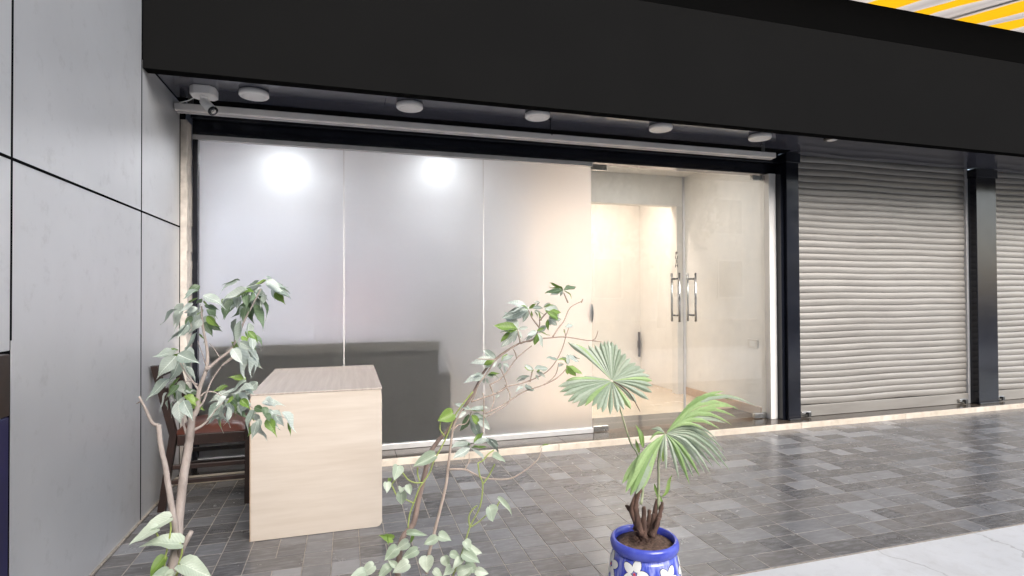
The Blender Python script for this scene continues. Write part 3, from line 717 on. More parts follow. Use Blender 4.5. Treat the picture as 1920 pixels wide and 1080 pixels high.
box('desk_top', dx0-0.002, dx1+0.002, dy0-0.001, dy1+0.001, 0.738, 0.748, M['desk_top'], dk, 0.0025)
box('modesty_panel', dx1-0.03, dx1-0.012, dy0+0.026, dy1-0.026, 0.03, 0.7225, M['desk_front'], dk, 0.001)
box('edge_band', dx0-0.0035, dx0-0.0005, dy0+0.001, dy0+0.024, 0.001, 0.7225, M['edge_band'], dk, 0.0005)
box('cable_shelf', dx0+0.25, dx1-0.031, dy0+0.026, dy1-0.026, 0.5, 0.518, M['desk_front'], dk, 0.001)

# chair
ch = thing('chair', (-0.82, 3.85, 0), 'worn dark wooden chair with brown leather seat tucked behind the desk', 'chair')
W_ = M['worn_chair_wood']
ya, yb = 3.665, 4.05
def post(name, p0, p1, p2, sx, sy):
    V = []; Fc = []
    for p in (p0, p1, p2):
        for a, b in ((-1, -1), (1, -1), (1, 1), (-1, 1)): V.append((p[0]+a*sx, p[1]+b*sy, p[2]))
    for k in range(2):
        for q in range(4): Fc.append((4*k+q, 4*k+(q+1) % 4, 4*k+4+(q+1) % 4, 4*k+4+q))
    Fc += [(3, 2, 1, 0), (8, 9, 10, 11)]
    o = mesh(name, V, Fc, W_, ch)
    return o
for y in (ya, yb):
    post('rear_leg', (-1.035, y, 0.001), (-0.975, y, 0.44), (-1.072, y, 0.845), 0.019, 0.019)
    post('front_leg', (-0.575, y, 0.001), (-0.572, y, 0.25), (-0.57, y, 0.5), 0.021, 0.019)
    box('side_apron', -0.955, -0.593, y-0.012, y+0.012, 0.372, 0.436, W_, ch, 0.003)
    box('side_stretcher', -0.98, -0.595, y-0.011, y+0.011, 0.235, 0.262, W_, ch, 0.003)
    box('side_stretcher', -0.985, -0.595, y-0.011, y+0.011, 0.15, 0.176, W_, ch, 0.003)
box('front_apron', -0.583, -0.558, ya+0.02, yb-0.02, 0.372, 0.436, W_, ch, 0.003)
box('rear_apron', -0.985, -0.962, ya+0.02, yb-0.02, 0.372, 0.436, W_, ch, 0.003)
bm = bmesh.new()
n = 12
sv = {}
for i in range(n+1):
    for j in range(n+1):
        u, v = i/n*2-1, j/n*2-1
        h = 0.052*((1-abs(u)**3)*(1-abs(v)**3))**0.45
        sv[i, j] = bm.verts.new((-0.778+u*0.205, (ya+yb)/2+v*0.207, 0.44+h))
for i in range(n):
    for j in range(n): bm.faces.new((sv[i, j], sv[i+1, j], sv[i+1, j+1], sv[i, j+1]))
bmesh.ops.create_cube(bm, size=1, matrix=Matrix.Translation((-0.778, (ya+yb)/2, 0.4385)) @ Matrix.Diagonal((0.37, 0.41, 0.005, 1)))
from_bm('seat_cushion', bm, M['brown_leather'], ch, True)
for z0, z1, dx in ((0.77, 0.84, -1.064), (0.66, 0.70, -1.038), (0.56, 0.6, -1.014)):
    box('back_slat', dx-0.009, dx+0.009, ya+0.0185, yb-0.0185, z0, z1, W_, ch, 0.004)

# ------------------------------------------------------------------ plants
def leaf_mesh(kind, mat):
    L = {'fig': [(0, .0), (.06, .09), (.2, .2), (.38, .235), (.56, .185), (.72, .095), (.86, .03), (1.0, 0.0)],
         'heart': [(-.10, .12), (-.06, .30), (.12, .42), (.35, .43), (.58, .33), (.78, .19), (.93, .06), (1.0, 0.0)],
         'lance': [(0, .0), (.08, .05), (.28, .135), (.5, .165), (.7, .13), (.86, .07), (.95, .025), (1.0, 0.0)]}[kind]
    obs = []
    for v in range(4):
        fold = (0.9, 0.5, 1.2, 0.7)[v]; droop = (0.3, 0.5, 0.15, 0.65)[v]; tw = (0.2, -0.3, 0.35, -0.2)[v]
        V, Fc = [], []
        for t, w in L:
            z0 = -droop*t*t*0.8 + 0.05*math.sin(t*7+v)
            a = tw*t
            for s in (-1, -0.5, 0, 0.5, 1):
                x = s*w; z = z0 + fold*abs(x)*0.55 + a*x + 0.02*math.sin(t*11+s*3+v)*abs(s)
                yy = t if not (kind == 'heart' and s == 0 and t < 0) else 0.0
                V.append((x, yy, z))
        m = 5
        for i in range(len(L)-1):
            for k in range(m-1): Fc.append((i*m+k, i*m+k+1, (i+1)*m+k+1, (i+1)*m+k))
        me = bpy.data.meshes.new(kind+'_leaf'); me.from_pydata(V, [], Fc); me.materials.append(mat)
        me.polygons.foreach_set('use_smooth', [True]*len(Fc)); me.update(); obs.append(me)
    return obs
LM = {('fig', 'p'): leaf_mesh('fig', M['leaf_pale']), ('fig', 'd'): leaf_mesh('fig', M['leaf_dark']), ('fig', 'g'): leaf_mesh('fig', M['leaf_green']),
      ('heart', 'p'): leaf_mesh('heart', M['leaf_pothos']), ('heart', 'g'): leaf_mesh('heart', M['leaf_green']),
      ('lance', 'p'): leaf_mesh('lance', M['leaf_pale']), ('lance', 'd'): leaf_mesh('lance', M['leaf_dark']), ('lance', 'g'): leaf_mesh('lance', M['leaf_green'])}
def put_leaf(parent, kind, col, b, t, wide=1.0, nrm=None):
    t = b+(t-b)*{'fig': 1.16, 'lance': 1.1, 'heart': 1.08}[kind]
    me = random.choice(LM[kind, col]); d = t-b; Ln = d.length; Y = d/Ln
    N = nrm or Vector((random.uniform(-.9, .9), random.uniform(-1.1, 0.1), random.uniform(0.3, 1.3)))
    Z = N-Y*N.dot(Y)
    Z = Z.normalized() if Z.length > 0.05 else Y.orthogonal().normalized()
    X = Y.cross(Z); s = Ln; ws = s*wide
    mt = Matrix(((X.x*ws, Y.x*s, Z.x*s, b.x), (X.y*ws, Y.y*s, Z.y*s, b.y), (X.z*ws, Y.z*s, Z.z*s, b.z), (0, 0, 0, 1)))
    o = bpy.data.objects.new('leaf', me); COL.objects.link(o); o.parent = parent
    o.matrix_basis = Matrix.Translation(-wloc(parent)) @ mt
    return o
def zz(ox, oy, f): return lambda x, y, Y: P(ox+x/f, oy+y/f, Y)

# -- weeping fig
YA = 1.85
root = P(316, 1120, YA)
fg = thing('weeping_fig', (root.x, root.y, 0), 'young fig tree with two bare pale stems and dusty drooping leaves before the chair', 'tree')
cxp, cyp = root.x-0.01, root.y
lathe('pot', [(0.105, 0.0), (0.12, 0.02), (0.155, 0.3), (0.17, 0.305), (0.172, 0.335), (0.15, 0.336), (0.145, 0.31)], cxp, cyp, M['terracotta'], fg)
lathe('soil', [(0.14, 0.28), (0.143, 0.312), (0.08, 0.322), (0.002, 0.326)], cxp, cyp, M['soil'], fg, 32)
z2 = zz(240, 800, 3.858); z1 = zz(240, 500, 3.375)
tube('trunk', [Vector((root.x, root.y, 0.31)), z2(310, 1080, YA), z2(348, 900, YA), z2(362, 720, YA+.01), z2(388, 480, YA+.01), z2(412, 300, YA), z2(440, 130, YA+.01), z2(452, 30, YA), z1(405, 945, YA)],
     [0.0165, 0.016, 0.0148, 0.014, 0.0126, 0.012, 0.0117, 0.0112, 0.0095], M['pale_bark'], fg, 10, 5, 0.07)
tube('side_stem', [z2(352, 820, YA), z2(338, 700, YA-.01), z2(320, 600, YA-.01), z2(292, 430, YA-.02), z2(272, 300, YA-.02), z2(240, 150, YA-.03), z2(225, 20, YA-.03), z1(195, 1000, YA-.03)],
     [0.0085, 0.009, 0.0086, 0.008, 0.0075, 0.0071, 0.0068, 0.0065], M['pale_bark'], fg, 8, 5, 0.08)
for pts, r0, r1 in ([((195, 1005), (152, 985), (112, 900), (70, 820)), .0055, .003], [((88, 850), (55, 866)), .0025, .0015],
    [((402, 960), (438, 900), (450, 780), (495, 650), (502, 540), (472, 370), (465, 250)), .0085, .0025],
    [((495, 655), (570, 590), (660, 512), (735, 345), (790, 240), (840, 140)), .005, .0018],
    [((440, 900), (480, 850), (530, 720), (610, 610), (690, 555)), .0032, .0018], [((590, 630), (650, 590), (690, 560)), .002, .0012],
    [((462, 820), (490, 795), (550, 795), (640, 850)), .0028, .0014], [((640, 850), (720, 850), (800, 900), (900, 925), (1000, 960)), .0016, .001],
    [((412, 1035), (470, 1005), (520, 958)), .0048, .0022], [((520, 958), (560, 900), (600, 860)), .002, .0012],
    [((372, 1060), (352, 1000), (345, 960)), .004, .0025], [((450, 785), (405, 720), (370, 680), (320, 590)), .0035, .0015], [((440, 745), (400, 728), (355, 725)), .002, .0012],
    [((490, 620), (470, 550), (440, 470)), .0016, .0008], [((580, 575), (545, 520), (515, 485)), .0016, .0008]):
    n = len(pts); dy = random.uniform(-.03, .03)
    tube('branch', [z1(x, y, YA+dy*k/n) for k, (x, y) in enumerate(pts)], [r0+(r1-r0)*k/(n-1) for k in range(n)], M['pale_bark'], fg, 7, 4, 0.05)
tube('stub', [z2(375, 930, YA), z2(395, 870, YA-.02), z2(460, 758, YA-.03)], [0.010, 0.009, 0.006], M['pale_bark'], fg, 8, 3, 0.06)
FIG = """850 130 700 140 p;870 110 985 150 p;900 140 1022 190 p;930 165 987 228 g;840 120 760 170 p;760 150 610 200 p;720 160 600 225 p;700 180 690 262 p;665 205 615 290 d;780 190 862 250 p;820 180 917 268 d;745 225 700 315 d;790 240 857 380 d;750 250 730 335 d;690 330 635 465 p;725 340 690 480 p;758 408 823 462 g;720 440 757 475 g;693 95 588 117 p;620 185 598 262 p;835 92 740 135 p;870 90 972 135 p;800 105 720 150 p;760 180 740 240 d;
680 508 765 685 p;660 520 715 590 p;745 560 797 670 p;765 510 847 625 p;740 512 825 570 p;780 455 802 512 p;800 150 880 180 p;880 180 840 250 p;700 235 650 260 p;
445 150 348 185 p;478 183 588 208 p;442 198 368 218 g;482 212 502 245 g;412 235 330 268 p;322 268 203 335 p;352 292 272 380 p;440 258 365 315 p;440 290 383 352 p;470 290 447 370 p;495 270 563 345 d;498 253 568 270 d;500 312 552 380 g;490 348 522 425 d;445 350 420 425 p;382 338 297 470 p;402 350 373 398 g;440 420 360 535 p;445 425 482 458 g;420 250 380 290 p;400 310 360 380 d;460 330 430 400 p;380 370 320 430 p;
297 545 175 552 p;305 565 188 680 p;318 558 435 602 p;330 590 300 715 p;358 630 425 715 p;285 618 233 665 p;262 715 113 800 p;292 715 245 820 p;325 725 345 790 p;252 798 173 885 p;308 785 345 880 p;358 790 405 800 p;292 850 248 935 p;315 850 330 985 p;352 845 392 950 p;375 825 470 905 g;258 840 238 895 p;330 640 270 690 p;300 760 330 830 p;380 570 395 640 p;
752 725 628 772 p;795 770 660 782 p;645 798 520 835 p;702 778 598 805 p;785 800 675 825 p;592 858 510 955 p;580 878 540 1005 p;598 888 615 1008 p;632 888 655 980 p;690 858 732 908 p;660 868 695 935 g;718 838 764 893 g;568 955 605 1005 g;700 800 770 840 p;620 820 560 870 p;650 830 700 880 d;740 780 800 800 p;
795 908 730 1005 p;802 928 832 992 p;822 978 778 1080 p;832 978 852 1095 p;880 962 922 1035 g;848 908 962 995 p;900 918 995 985 p;972 920 1070 1020 p;1005 990 1030 1060 g;870 840 942 868 p;800 890 852 908 d;780 930 740 960 p;930 930 910 980 p;860 930 900 960 d"""
for it in FIG.replace('\n', '').split(';'):
    x0, y0, x1, y1, c = it.split(); x0, y0, x1, y1 = map(float, (x0, y0, x1, y1))
    Yb = YA+random.uniform(-.07, .07)
    b = z1(x0, y0, Yb); t = z1(x1, y1, Yb+random.uniform(-.035, .015))
    put_leaf(fg, 'fig', c, b, t, random.uniform(0.95, 1.25))
    if random.random() < 0.9:
        j = Vector((random.uniform(-.018, .018), random.uniform(.01, .06), random.uniform(-.018, .018)))
        q = (t-b)*random.uniform(.7, .95); q.rotate(Matrix.Rotation(random.uniform(-.7, .7), 3, 'Y'))
        put_leaf(fg, 'fig', random.choice('ppdpg') if c != 'd' else random.choice('dpd'), b+j, b+j+q, random.uniform(.9, 1.2))
for x0, y0, x1, y1, c in ((300, 665, 92, 735, 'p'), (205, 740, 22, 812, 'p'), (375, 850, 168, 803, 'p'), (262, 948, 150, 1070, 'g'), (385, 1000, 578, 1042, 'p'), (285, 1062, 175, 1085, 'p'), (400, 1040, 480, 1090, 'p'), (330, 1060, 250, 1120, 'p')):
    Yb = YA-.06+random.uniform(-.02, .02)
    put_leaf(fg, 'heart', c, z2(x0, y0, Yb), z2(x1, y1, Yb-.03), 0.72, Vector((0.1, -0.6, 0.9)))
for pts in (((285, 1200), (265, 1060), (270, 950), (285, 880)), ((285, 880), (310, 740), (300, 670)), ((330, 1150), (370, 980), (392, 900), (375, 840)), ((285, 880), (215, 790), (205, 742)), ((350, 1080), (385, 1000), (390, 960))):
    tube('vine', [z2(x, y, YA-.05) for x, y in pts], 0.0026, M['vine_green'], fg, 6, 4)

# -- leaning shrub with pothos
YM = 1.98
root = P(757, 1085, YM)
shb = thing('leaning_shrub', (root.x, root.y, 0), 'leaning shrub with thin pinkish twigs and heart leaved vines right of the desk', 'shrub')
cxp, cyp = P(775, 1085, YM).x, YM
zr = P(775, 1122, YM).z
lathe('pot', [(0.10, 0.0), (0.12, 0.02), (0.15, zr-0.05), (0.165, zr-0.045), (0.167, zr-0.012), (0.15, zr-0.01), (0.145, zr-0.03)], cxp, cyp, M['terracotta'], shb)
lathe('soil', [(0.14, zr-0.06), (0.144, zr-0.028), (0.08, zr-0.016), (0.002, zr-0.012)], cxp, cyp, M['soil'], shb, 32)
def PX(l, Y, w=0.0): return [P(x, y, Y+w*k) for k, (x, y) in enumerate(l)]
tube('stem', PX([(745, 1090), (747, 1061), (754, 1010), (775, 982), (785, 936), (794, 900), (806, 852), (822, 826), (840, 806), (874, 759), (896, 721), (906, 699), (931, 671), (975, 643), (998, 638), (1011, 614), (1011, 590)], YM, .004),
     [.0105, .0105, .010, .0098, .0092, .0088, .0082, .0075, .0062, .0055, .0056, .0045, .0036, .003, .0024, .0018, .0013], M['brown_bark'], shb, 9, 4, 0.07)
tube('stem', PX([(800, 1075), (804, 1041), (818, 984), (835, 916), (840, 878), (847, 820), (852, 795), (868, 765)], YM-.03, .004), [.006, .0057, .0052, .0048, .0048, .004, .0036, .0025], M['pink_twig'], shb, 8, 4, 0.06)
TW = [([(842, 880), (871, 880), (890, 889), (912, 897), (953, 898), (980, 885), (1008, 862), (1016, 840)], .0038, .0018),
      ([(871, 880), (879, 866), (880, 850)], .002, .0014)]
z4 = zz(780, 520, 3.178)
T4 = [((330, 742), (480, 690), (540, 652), (660, 622), (780, 562), (850, 472), (890, 362), (880, 310)), ((410, 812), (520, 760), (640, 682), (760, 640), (830, 582), (850, 510)),
      ((440, 640), (466, 720), (440, 805)), ((620, 395), (690, 372), (800, 360), (900, 356), (1050, 376), (1085, 318)), ((1050, 376), (1110, 385)), ((815, 355), (850, 300), (880, 262), (920, 180), (990, 142)),
      ((985, 150), (995, 128)), ((905, 150), (892, 120), (880, 92)), ((440, 640), (520, 590), (600, 482), (690, 408)), ((600, 485), (592, 450), (578, 425)), ((480, 690), (540, 650), (520, 580), (490, 520)), ((760, 640), (840, 600), (900, 540)),
      ((370, 640), (430, 560), (480, 490), (600, 400)), ((480, 490), (420, 488), (362, 486)), ((680, 620), (690, 570), (695, 545)), ((215, 920), (250, 880), (300, 870), (330, 800)), ((400, 690), (405, 760), (400, 930)),
      ((330, 742), (350, 700), (370, 640)), ((620, 390), (612, 340), (605, 310)), ((735, 300), (690, 240), (670, 195)), ((735, 260), (770, 220), (790, 200)), ((530, 640), (560, 700), (540, 760), (420, 830)), ((890, 360), (910, 300))]
for pts, a, b in TW: tube('twig', PX(pts, YM-.03), [a+(b-a)*k/(len(pts)-1) for k in range(len(pts))], M['pink_twig'], shb, 7, 4, 0.04)
for pts in T4:
    n = len(pts); y0 = YM+random.uniform(-.02, .03); w = random.uniform(-.02, .02)
    tube('twig', [z4(x, y, y0+w*k) for k, (x, y) in enumerate(pts)], [.0030-.0014*k/(n-1) for k in range(n)], M['pink_twig'], shb, 6, 4, 0.04)
V3 = [((765, 990), (768, 965), (777, 940), (786, 915), (794, 904), (806, 885), (812, 868), (818, 856), (837, 820), (852, 781), (870, 755), (887, 734)), ((847, 1085), (866, 1037), (881, 988), (900, 950), (905, 909), (899, 890), (896, 868)),
      ((905, 908), (916, 893), (928, 870)), ((896, 868), (905, 864), (915, 852), (926, 844)), ((883, 988), (898, 978), (912, 966)), ((793, 905), (778, 905), (766, 900), (760, 893), (753, 884)), ((787, 903), (783, 890), (783, 876)),
      ((775, 943), (768, 940), (760, 936)), ((743, 928), (737, 915), (733, 908)), ((733, 910), (742, 898)), ((930, 955), (934, 945), (937, 940)), ((881, 990), (879, 970), (886, 955), (895, 948)), ((834, 818), (825, 805), (826, 790)), ((850, 1075), (862, 1060), (872, 1045))]
for pts in V3: tube('vine', PX(pts, YM-.045), .0026, M['vine_green'], shb, 6, 4)
LN = """875 80 792 67 d;878 78 808 45 g;880 76 952 46 d;882 80 932 97 g;876 82 838 88 g;880 78 912 62 g;
672 190 533 224 p;670 185 562 186 p;668 200 650 262 p;665 190 636 158 g;675 185 710 160 g;690 200 690 240 g;755 185 690 168 p;760 180 805 150 g;765 190 865 205 p;770 200 862 236 g;720 200 760 240 g;790 245 845 285 p;785 250 780 300 g;790 240 866 245 p;740 150 700 175 p;722 325 672 335 p;725 330 793 330 g;725 335 762 408 p;715 335 700 378 d;710 325 645 345 p;720 320 760 300 g;705 200 735 230 d;
605 310 495 276 g;600 315 518 292 d;600 318 543 335 p;610 308 655 295 p;605 320 575 378 p;590 330 530 398 p;560 330 508 365 g;610 320 640 350 p;
480 495 362 490 p;470 490 405 478 p;470 505 418 525 p;478 500 468 530 p;510 500 570 463 p;515 515 567 525 p;505 510 498 545 p;
415 590 325 592 p;430 580 488 562 g;405 590 398 620 p;420 600 445 628 p;425 585 475 578 d;400 580 350 570 p;
698 552 658 525 p;705 548 785 522 p;700 545 690 570 g;715 560 765 582 p;680 590 605 582 p;710 580 732 605 p;645 648 710 650 p;640 650 612 655 p;720 565 740 550 g;500 700 480 710 p;
850 495 783 478 p;905 520 912 475 p;890 490 868 480 g;905 530 988 555 g;895 525 935 560 g;890 470 975 492 p;880 520 850 520 p;890 300 938 275 p;885 310 880 330 g;
310 790 243 745 p;300 800 232 832 p;320 790 425 775 p;315 815 290 905 d;335 815 360 960 p;350 815 435 900 p;340 810 395 835 p;330 820 330 910 p;330 780 370 770 p;320 790 280 770 p;
325 990 222 1005 p;315 985 245 955 p;420 955 492 1040 p;345 990 420 950 p;322 1020 232 1068 p;330 1020 425 1060 p;345 985 385 965 g;310 985 320 1010 d;745 1015 790 982 g;742 1015 733 995 g"""
for it in LN.replace('\n', '').split(';'):
    x0, y0, x1, y1, c = it.split(); x0, y0, x1, y1 = map(float, (x0, y0, x1, y1)); Yb = YM+random.uniform(-.04, .05)
    put_leaf(shb, 'lance', c, z4(x0, y0, Yb), z4(x1, y1, Yb+random.uniform(-.03, .02)), random.uniform(1.05, 1.4))
    if random.random() < 0.8:
        b = z4(x0, y0, Yb+.03); q = z4(x1, y1, Yb+.03)-b; q.rotate(Matrix.Rotation(random.uniform(-.8, .8), 3, 'Y'))
        put_leaf(shb, 'lance', random.choice('pgp'), b, b+q*random.uniform(.7, 1), random.uniform(1.3, 1.8))
z3 = zz(640, 820, 4.153)
HT = """440 225 420 322 p 1;378 320 372 350 g .9;352 355 355 428 p 1;470 425 468 525 p .9;520 372 537 443 p .9;472 392 462 420 p 1;722 150 572 218 p .6;1150 545 1190 652 p 1.1;1225 480 1340 572 p .3;1180 150 1275 190 p .7;
430 860 345 950 p .9;520 820 430 870 p .9;590 880 480 935 p .7;520 985 408 1040 p .9;665 930 665 1045 p 1.2;740 790 648 830 p .8;760 770 850 800 p .95;960 810 1010 880 p 1;960 880 1078 880 p .8;800 930 830 1010 p 1;950 910 1070 970 p .8;850 910 930 930 p .8;910 1050 1010 1010 p .8;1050 1040 1140 1060 p .8;250 1000 150 1070 p .9;380 1010 290 1080 p .8;180 1050 80 1080 p .8;520 745 660 755 p .4;390 790 305 765 g .6;350 760 360 815 g .5;330 1010 290 1060 g .5;560 760 540 820 g .5;850 1020 800 1070 p .9;970 990 1060 1040 p .9;720 1040 790 1080 p .8;420 1000 370 960 p .8;930 950 880 1000 p .9;1000 1030 940 1080 p .9;190 840 140 845 g .8"""
for it in HT.replace('\n', '').split(';')[:-1]:
    x0, y0, x1, y1, c, w = it.split(); x0, y0, x1, y1, w = map(float, (x0, y0, x1, y1, w)); Yb = YM-.06+random.uniform(-.04, .03)
    put_leaf(shb, 'heart', c, z3(x0, y0, Yb), z3(x1, y1, Yb-random.uniform(0, .03)), w, Vector((random.uniform(-.3, .3), -0.9, random.uniform(.4, .9))))
put_leaf(shb, 'heart', 'g', z4(215, 815, YM-.05), z4(135, 850, YM-.06), 1.0, Vector((0, -1, .4)))

# -- fan palm in a blue pot
YP = 1.93
pc = P(1208, 1007, YP); px_, py_ = pc.x, YP; ZR = 0.302
pot = thing('blue_pot', (px_, py_, 0), 'glazed blue pot painted with white flowers standing on the pavement edge', 'pot')
def rad(z):
    t = z/ZR; return 0.098+0.036*math.sin(math.pi*min(1, t*1.02)**0.8)+0.014*t
prof = [(rad(ZR*0.86*k/14), -0.004+ZR*0.86*k/14) for k in range(15)]
lathe('body', prof, px_, py_, M['blue_glaze'], pot, 56)
zt = prof[-1][1]
lathe('rim', [(prof[-1][0]-0.002, zt), (0.127, zt+0.006), (0.1315, zt+0.018), (0.131, zt+0.032), (0.126, zt+0.043), (0.119, zt+0.046), (0.113, zt+0.043), (0.112, zt+0.02), (0.112, zt-0.03)], px_, py_, M['blue_rim_glaze'], pot, 56, False)
def on_pot(a, z, r): return (px_+r*math.cos(a), py_+r*math.sin(a), z)
def blob(name, ca, cz, w, h, rot, lift, mat, parent):
    n = 16; V = []; 
    for ring, s in ((1, 1.0), (0, 0.5)):
        for k in range(n):
            t = 2*math.pi*k/n; rr = 1.0
            u, v = math.cos(t)*w*s*rr, math.sin(t)*h*s*(1+0.15*math.sin(t))
            U = u*math.cos(rot)-v*math.sin(rot); Vv = u*math.sin(rot)+v*math.cos(rot)
            z = cz+Vv; r = rad(z+.004)+lift; V.append(on_pot(ca+U/r, z, r+0.0004*(1-ring)))
    r = rad(cz+.004)+lift; V.append(on_pot(ca, cz, r+0.0006))
    Fc = [(k, (k+1) % n, n+(k+1) % n, n+k) for k in range(n)]+[(n+k, n+(k+1) % n, 2*n) for k in range(n)]
    return mesh(name, V, Fc, mat, parent, True)
view = math.atan2(-py_, -px_)
for da, cz, sc_ in ((-0.28, 0.212, 1.0), (0.72, 0.195, 0.95), (-1.22, 0.205, 1.0), (1.55, 0.2, 0.95), (2.4, 0.2, 1), (-2.1, 0.2, 1), (3.2, 0.2, 1), (0.2, 0.1, 0.95), (-0.75, 0.11, 0.95), (1.15, 0.1, 0.95)):
    ca = view+da
    sc_ *= 1.22
    fl = blob('painted_flower', ca, cz, 0.0042*sc_, 0.0042*sc_, 0, 0.0021, M['petal_red'], pot)
    for k in range(5):
        th = 2*math.pi*k/5+0.3+da; d = 0.0225*sc_
        pa, pz = ca+d*math.cos(th)/rad(cz), cz+d*math.sin(th)
        blob('petal_outline', pa, pz, 0.0142*sc_, 0.019*sc_, th-math.pi/2, 0.0007, M['petal_line'], fl)
        blob('petal', pa, pz, 0.0128*sc_, 0.0176*sc_, th-math.pi/2, 0.0014, M['petal_white'], fl)
pl_ = thing('fan_palm', (px_, py_, 0.26), 'small fan palm with pleated pale green fronds growing in the blue pot', 'palm')
lathe('soil', [(0.108, 0.262), (0.1105, 0.276), (0.08, 0.282), (0.03, 0.287), (0.002, 0.288)], px_, py_, M['soil'], pl_, 40)
z6 = zz(1120, 860, 4.911); z5 = zz(1040, 620, 3.858)
HUSK = [((410, 720), (385, 640), (290, 455), (262, 440)), ((420, 700), (340, 560), (320, 430), (375, 290)), ((400, 700), (365, 520), (360, 400), (400, 280)), ((430, 720), (425, 560), (432, 440)), ((450, 720), (470, 600), (480, 470)),
        ((480, 720), (520, 560), (552, 375)), ((490, 700), (560, 560), (600, 400)), ((470, 720), (500, 620), (520, 500)), ((440, 730), (390, 640), (340, 590)), ((400, 730), (370, 680), (345, 620)), ((500, 720), (540, 640), (570, 540))]
for k, pts in enumerate(HUSK):
    y0 = YP+random.uniform(-.03, .03)
    tube('leaf_base', [z6(x, y, y0) for x, y in pts], [0.0135-0.0075*i/(len(pts)-1) for i in range(len(pts))], M['palm_husk'], pl_, 7, 5, 0.3)
bm = bmesh.new()
for k in range(900):
    a = random.uniform(0, 6.28); r = abs(random.gauss(0, .026)); z = 0.281+random.uniform(0, .085)*random.random(); s = random.uniform(.0006, .0013)
    b = Vector((px_-0.012+r*math.cos(a), py_+r*math.sin(a), z)); d = Vector((random.uniform(-1, 1), random.uniform(-1, 1), random.uniform(-.6, 1))).normalized()*random.uniform(.012, .03); sd_ = d.orthogonal().normalized()*s
    vs_ = [bm.verts.new(v) for v in (b-sd_, b+sd_, b+d+sd_*.3, b+d-sd_*.3)]; bm.faces.new(vs_)
o = from_bm('husk_fibre', bm, M['palm_husk'], pl_); o['kind'] = 'stuff'
def blade_obj(name, hub, a0, a1, tip0, tipm, tip1, mat, parent, split=0.62, fold=0.009, taper=1.6, droop=0.05):
    """one pleat of a fan frond: two leaf halves folded on the rib, free towards the tip"""
    V = []; Fc = []
    nrm = (tip0-hub).cross(tip1-hub); nrm = nrm.normalized() if nrm.length > 1e-9 else Vector((0, -1, 0))
    if nrm.y > 0: nrm = -nrm
    st = [0.03, 0.2*split/.6, 0.7*split, split, split+(1-split)*.4, split+(1-split)*.7, split+(1-split)*.9, 1.0]
    for t in st:
        c = hub+(tipm-hub)*t; h = (tip1-tip0)*t*0.5
        if t > split: h = h*(split/t)*(1-((t-split)/(1-split))**taper)
        sag = Vector((0, -0.3*droop*(tipm-hub).length*max(0, t-0.3)**2*2, -droop*(tipm-hub).length*max(0, t-0.3)**2*2+0.5*droop*(tipm-hub).length*math.sin(math.pi*t)))
        c = c+sag; V += [c-h, c+nrm*fold*min(1, h.length*60), c+h]
    for i in range(len(st)-1):
        for k in range(2): Fc.append((i*3+k, i*3+k+1, i*3+3+k+1, i*3+3+k))
    return mesh(name, V, Fc, mat, parent, False)
def frond(label, hub, tips, mats, split=0.62, taper=1.6, droop=0.05):
    fr = None
    for i in range(len(tips)):
        x, y, dY, w = tips[i]
        tm = z5(x, y, hub.y+dY); tm = hub+(tm-hub)*(1.03 if w > .025 else 1.09)
        d = tm-hub; view_ = (hub-CPOS).normalized(); side = d.cross(view_).normalized()*w*(0.5 if w > .025 else 0.95)
        blade_obj('frond_blade', hub, 0, 0, tm-side, tm, tm+side, random.choice(mats), pl_, split*random.uniform(.93, 1.05), 0.009, taper, droop*random.uniform(.7, 1.4))
H1 = z5(415, 365, YP+.06)
T1 = []
out = [(100, 65, .05), (160, 90, .05), (210, 110, .05), (245, 98, .05), (290, 92, .05), (330, 78, .05), (358, 68, .05), (385, 62, .05), (410, 66, .05), (442, 90, .05), (472, 118, .04), (508, 155, .04), (545, 190, .04), (582, 222, .04), (615, 250, .03), (645, 275, .03), (680, 312, .02), (697, 345, .01), (699, 382, 0), (695, 425, -.02), (672, 480, -.03), (620, 450, -.04), (585, 500, -.05), (545, 545, -.06), (500, 560, -.07), (455, 575, -.07), (400, 585, -.08), (345, 572, -.08), (310, 555, -.08), (272, 532, -.07), (220, 520, -.06), (168, 527, -.05), (130, 505, -.05), (100, 488, -.04), (70, 450, -.03), (42, 422, -.02), (33, 380, -.01), (90, 345, .0), (180, 340, .01)]
for k, (x, y, d) in enumerate(out): T1.append((x, y, d, 0.027))
frond('f1', H1, T1, [M['palm_pale']]*9+[M['palm_green']], 0.8)
H2 = z5(800, 745, YP-.02)
up_ = [(1178, 393, .05, .02), (1225, 398, .05, .02), (1300, 400, .05, .018), (1385, 412, .04, .016), (1268, 458, .03, .02), (1262, 490, .02, .018), (1250, 525, .02, .02), (1222, 573, .0, .02), (1190, 605, .0, .018), (1147, 628, -.02, .02), (1045, 655, -.03, .018)]
frond('f2', H2, up_, [M['palm_green'], M['palm_green'], M['palm_green'], M['palm_pale']], 0.5, 3.2, 0.16)
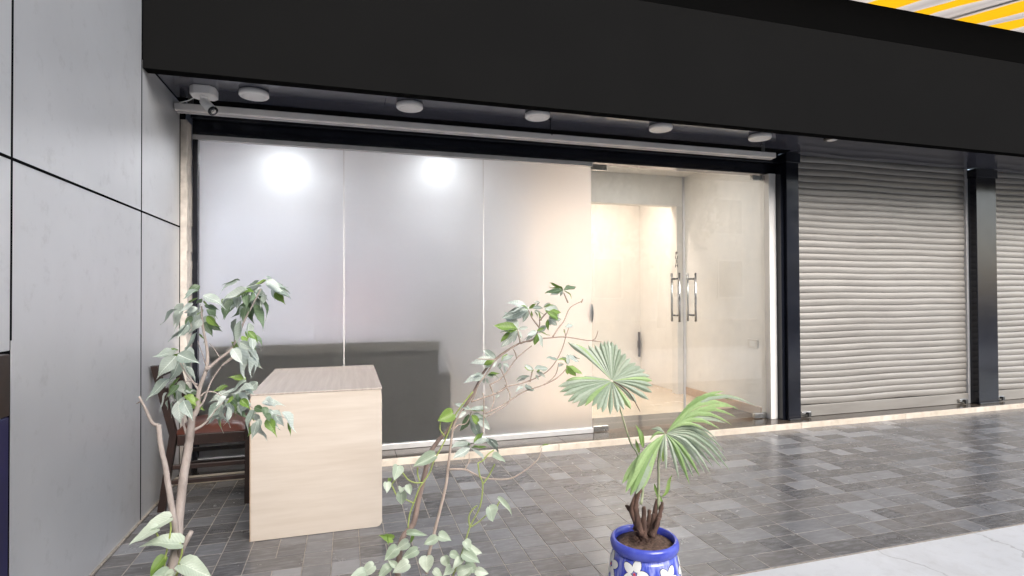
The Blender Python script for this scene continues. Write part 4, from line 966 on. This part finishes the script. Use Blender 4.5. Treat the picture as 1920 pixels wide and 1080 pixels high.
dn_ = [(1040, 665, -.0, .02), (1100, 720, -.0, .018), (1195, 820, -.01, .02), (1110, 900, -.0, .02), (1050, 940, -.02, .02), (980, 985, -.03, .02), (910, 940, -.0, .018), (1130, 690, -.02, .018), (1180, 760, -.02, .018), (1212, 880, -.03, .018), (1165, 895, -.03, .018), (1085, 925, -.04, .018), (1020, 975, -.04, .02), (948, 1005, -.05, .02), (880, 985, -.04, .016), (800, 955, -.04, .016), (760, 900, -.02, .012), (700, 700, .03, .012), (690, 760, .02, .012), (715, 690, .03, .012)]
frond('f3', H2, dn_, [M['palm_green'], M['palm_pale'], M['palm_pale']], 0.48, 3.2, 0.2)
lf_ = [(528, 1070, -.05, .0249), (560, 1090, -.05, .0249), (600, 1110, -.05, .0249), (640, 1070, -.04, .022), (510, 1040, -.03, .02), (620, 1030, -.02, .02), (655, 1010, -.04, .016), (690, 960, -.03, .014), (590, 950, -.05, .016)]
frond('f4', H2, lf_, [M['palm_green'], M['palm_pale'], M['palm_green']], 0.7, 3.0, 0.1)
put_leaf(pl_, 'lance', 'g', z5(640, 850, YP), z5(628, 712, YP), 0.9, Vector((0, -1, 0)))
put_leaf(pl_, 'lance', 'g', z5(610, 890, YP+.02), z5(600, 800, YP+.02), 0.9, Vector((0, -1, 0)))
put_leaf(pl_, 'lance', 'g', z6(590, 360, YP), z6(700, 180, YP), 0.5, Vector((0, -1, 0)))
put_leaf(pl_, 'lance', 'g', z6(560, 380, YP), z6(540, 250, YP), 0.7, Vector((0, -1, 0)))
put_leaf(pl_, 'lance', 'g', z6(600, 420, YP), z6(570, 320, YP), 0.7, Vector((0, -1, 0)))
put_leaf(pl_, 'lance', 'g', z5(780, 950, YP), z5(790, 850, YP), 0.9, Vector((0, -1, 0.2)))
tube('frond_stalk', [z6(560, 460, YP), z6(565, 200, YP), z5(750, 960, YP-.01), z5(765, 840, YP-.02), H2], [.006, .005, .0045, .004, .003], M['petiole'], pl_, 8, 4)
tube('frond_stalk', [z6(400, 420, YP+.03), z6(420, 250, YP+.05), z5(600, 900, YP+.06), z5(545, 800, YP+.07), z5(465, 540, YP+.07), H1+Vector((0, .01, -.005))], [.006, .005, .0038, .0035, .003, .003], M['petiole'], pl_, 8, 4)
tube('dry_rib', [H1+Vector((0, -.012, 0)), z5(480, 400, YP+.03), z5(550, 465, YP), z5(618, 585, YP-.01)], [.002, .003, .0025, .001], M['palm_husk'], pl_, 6, 4)
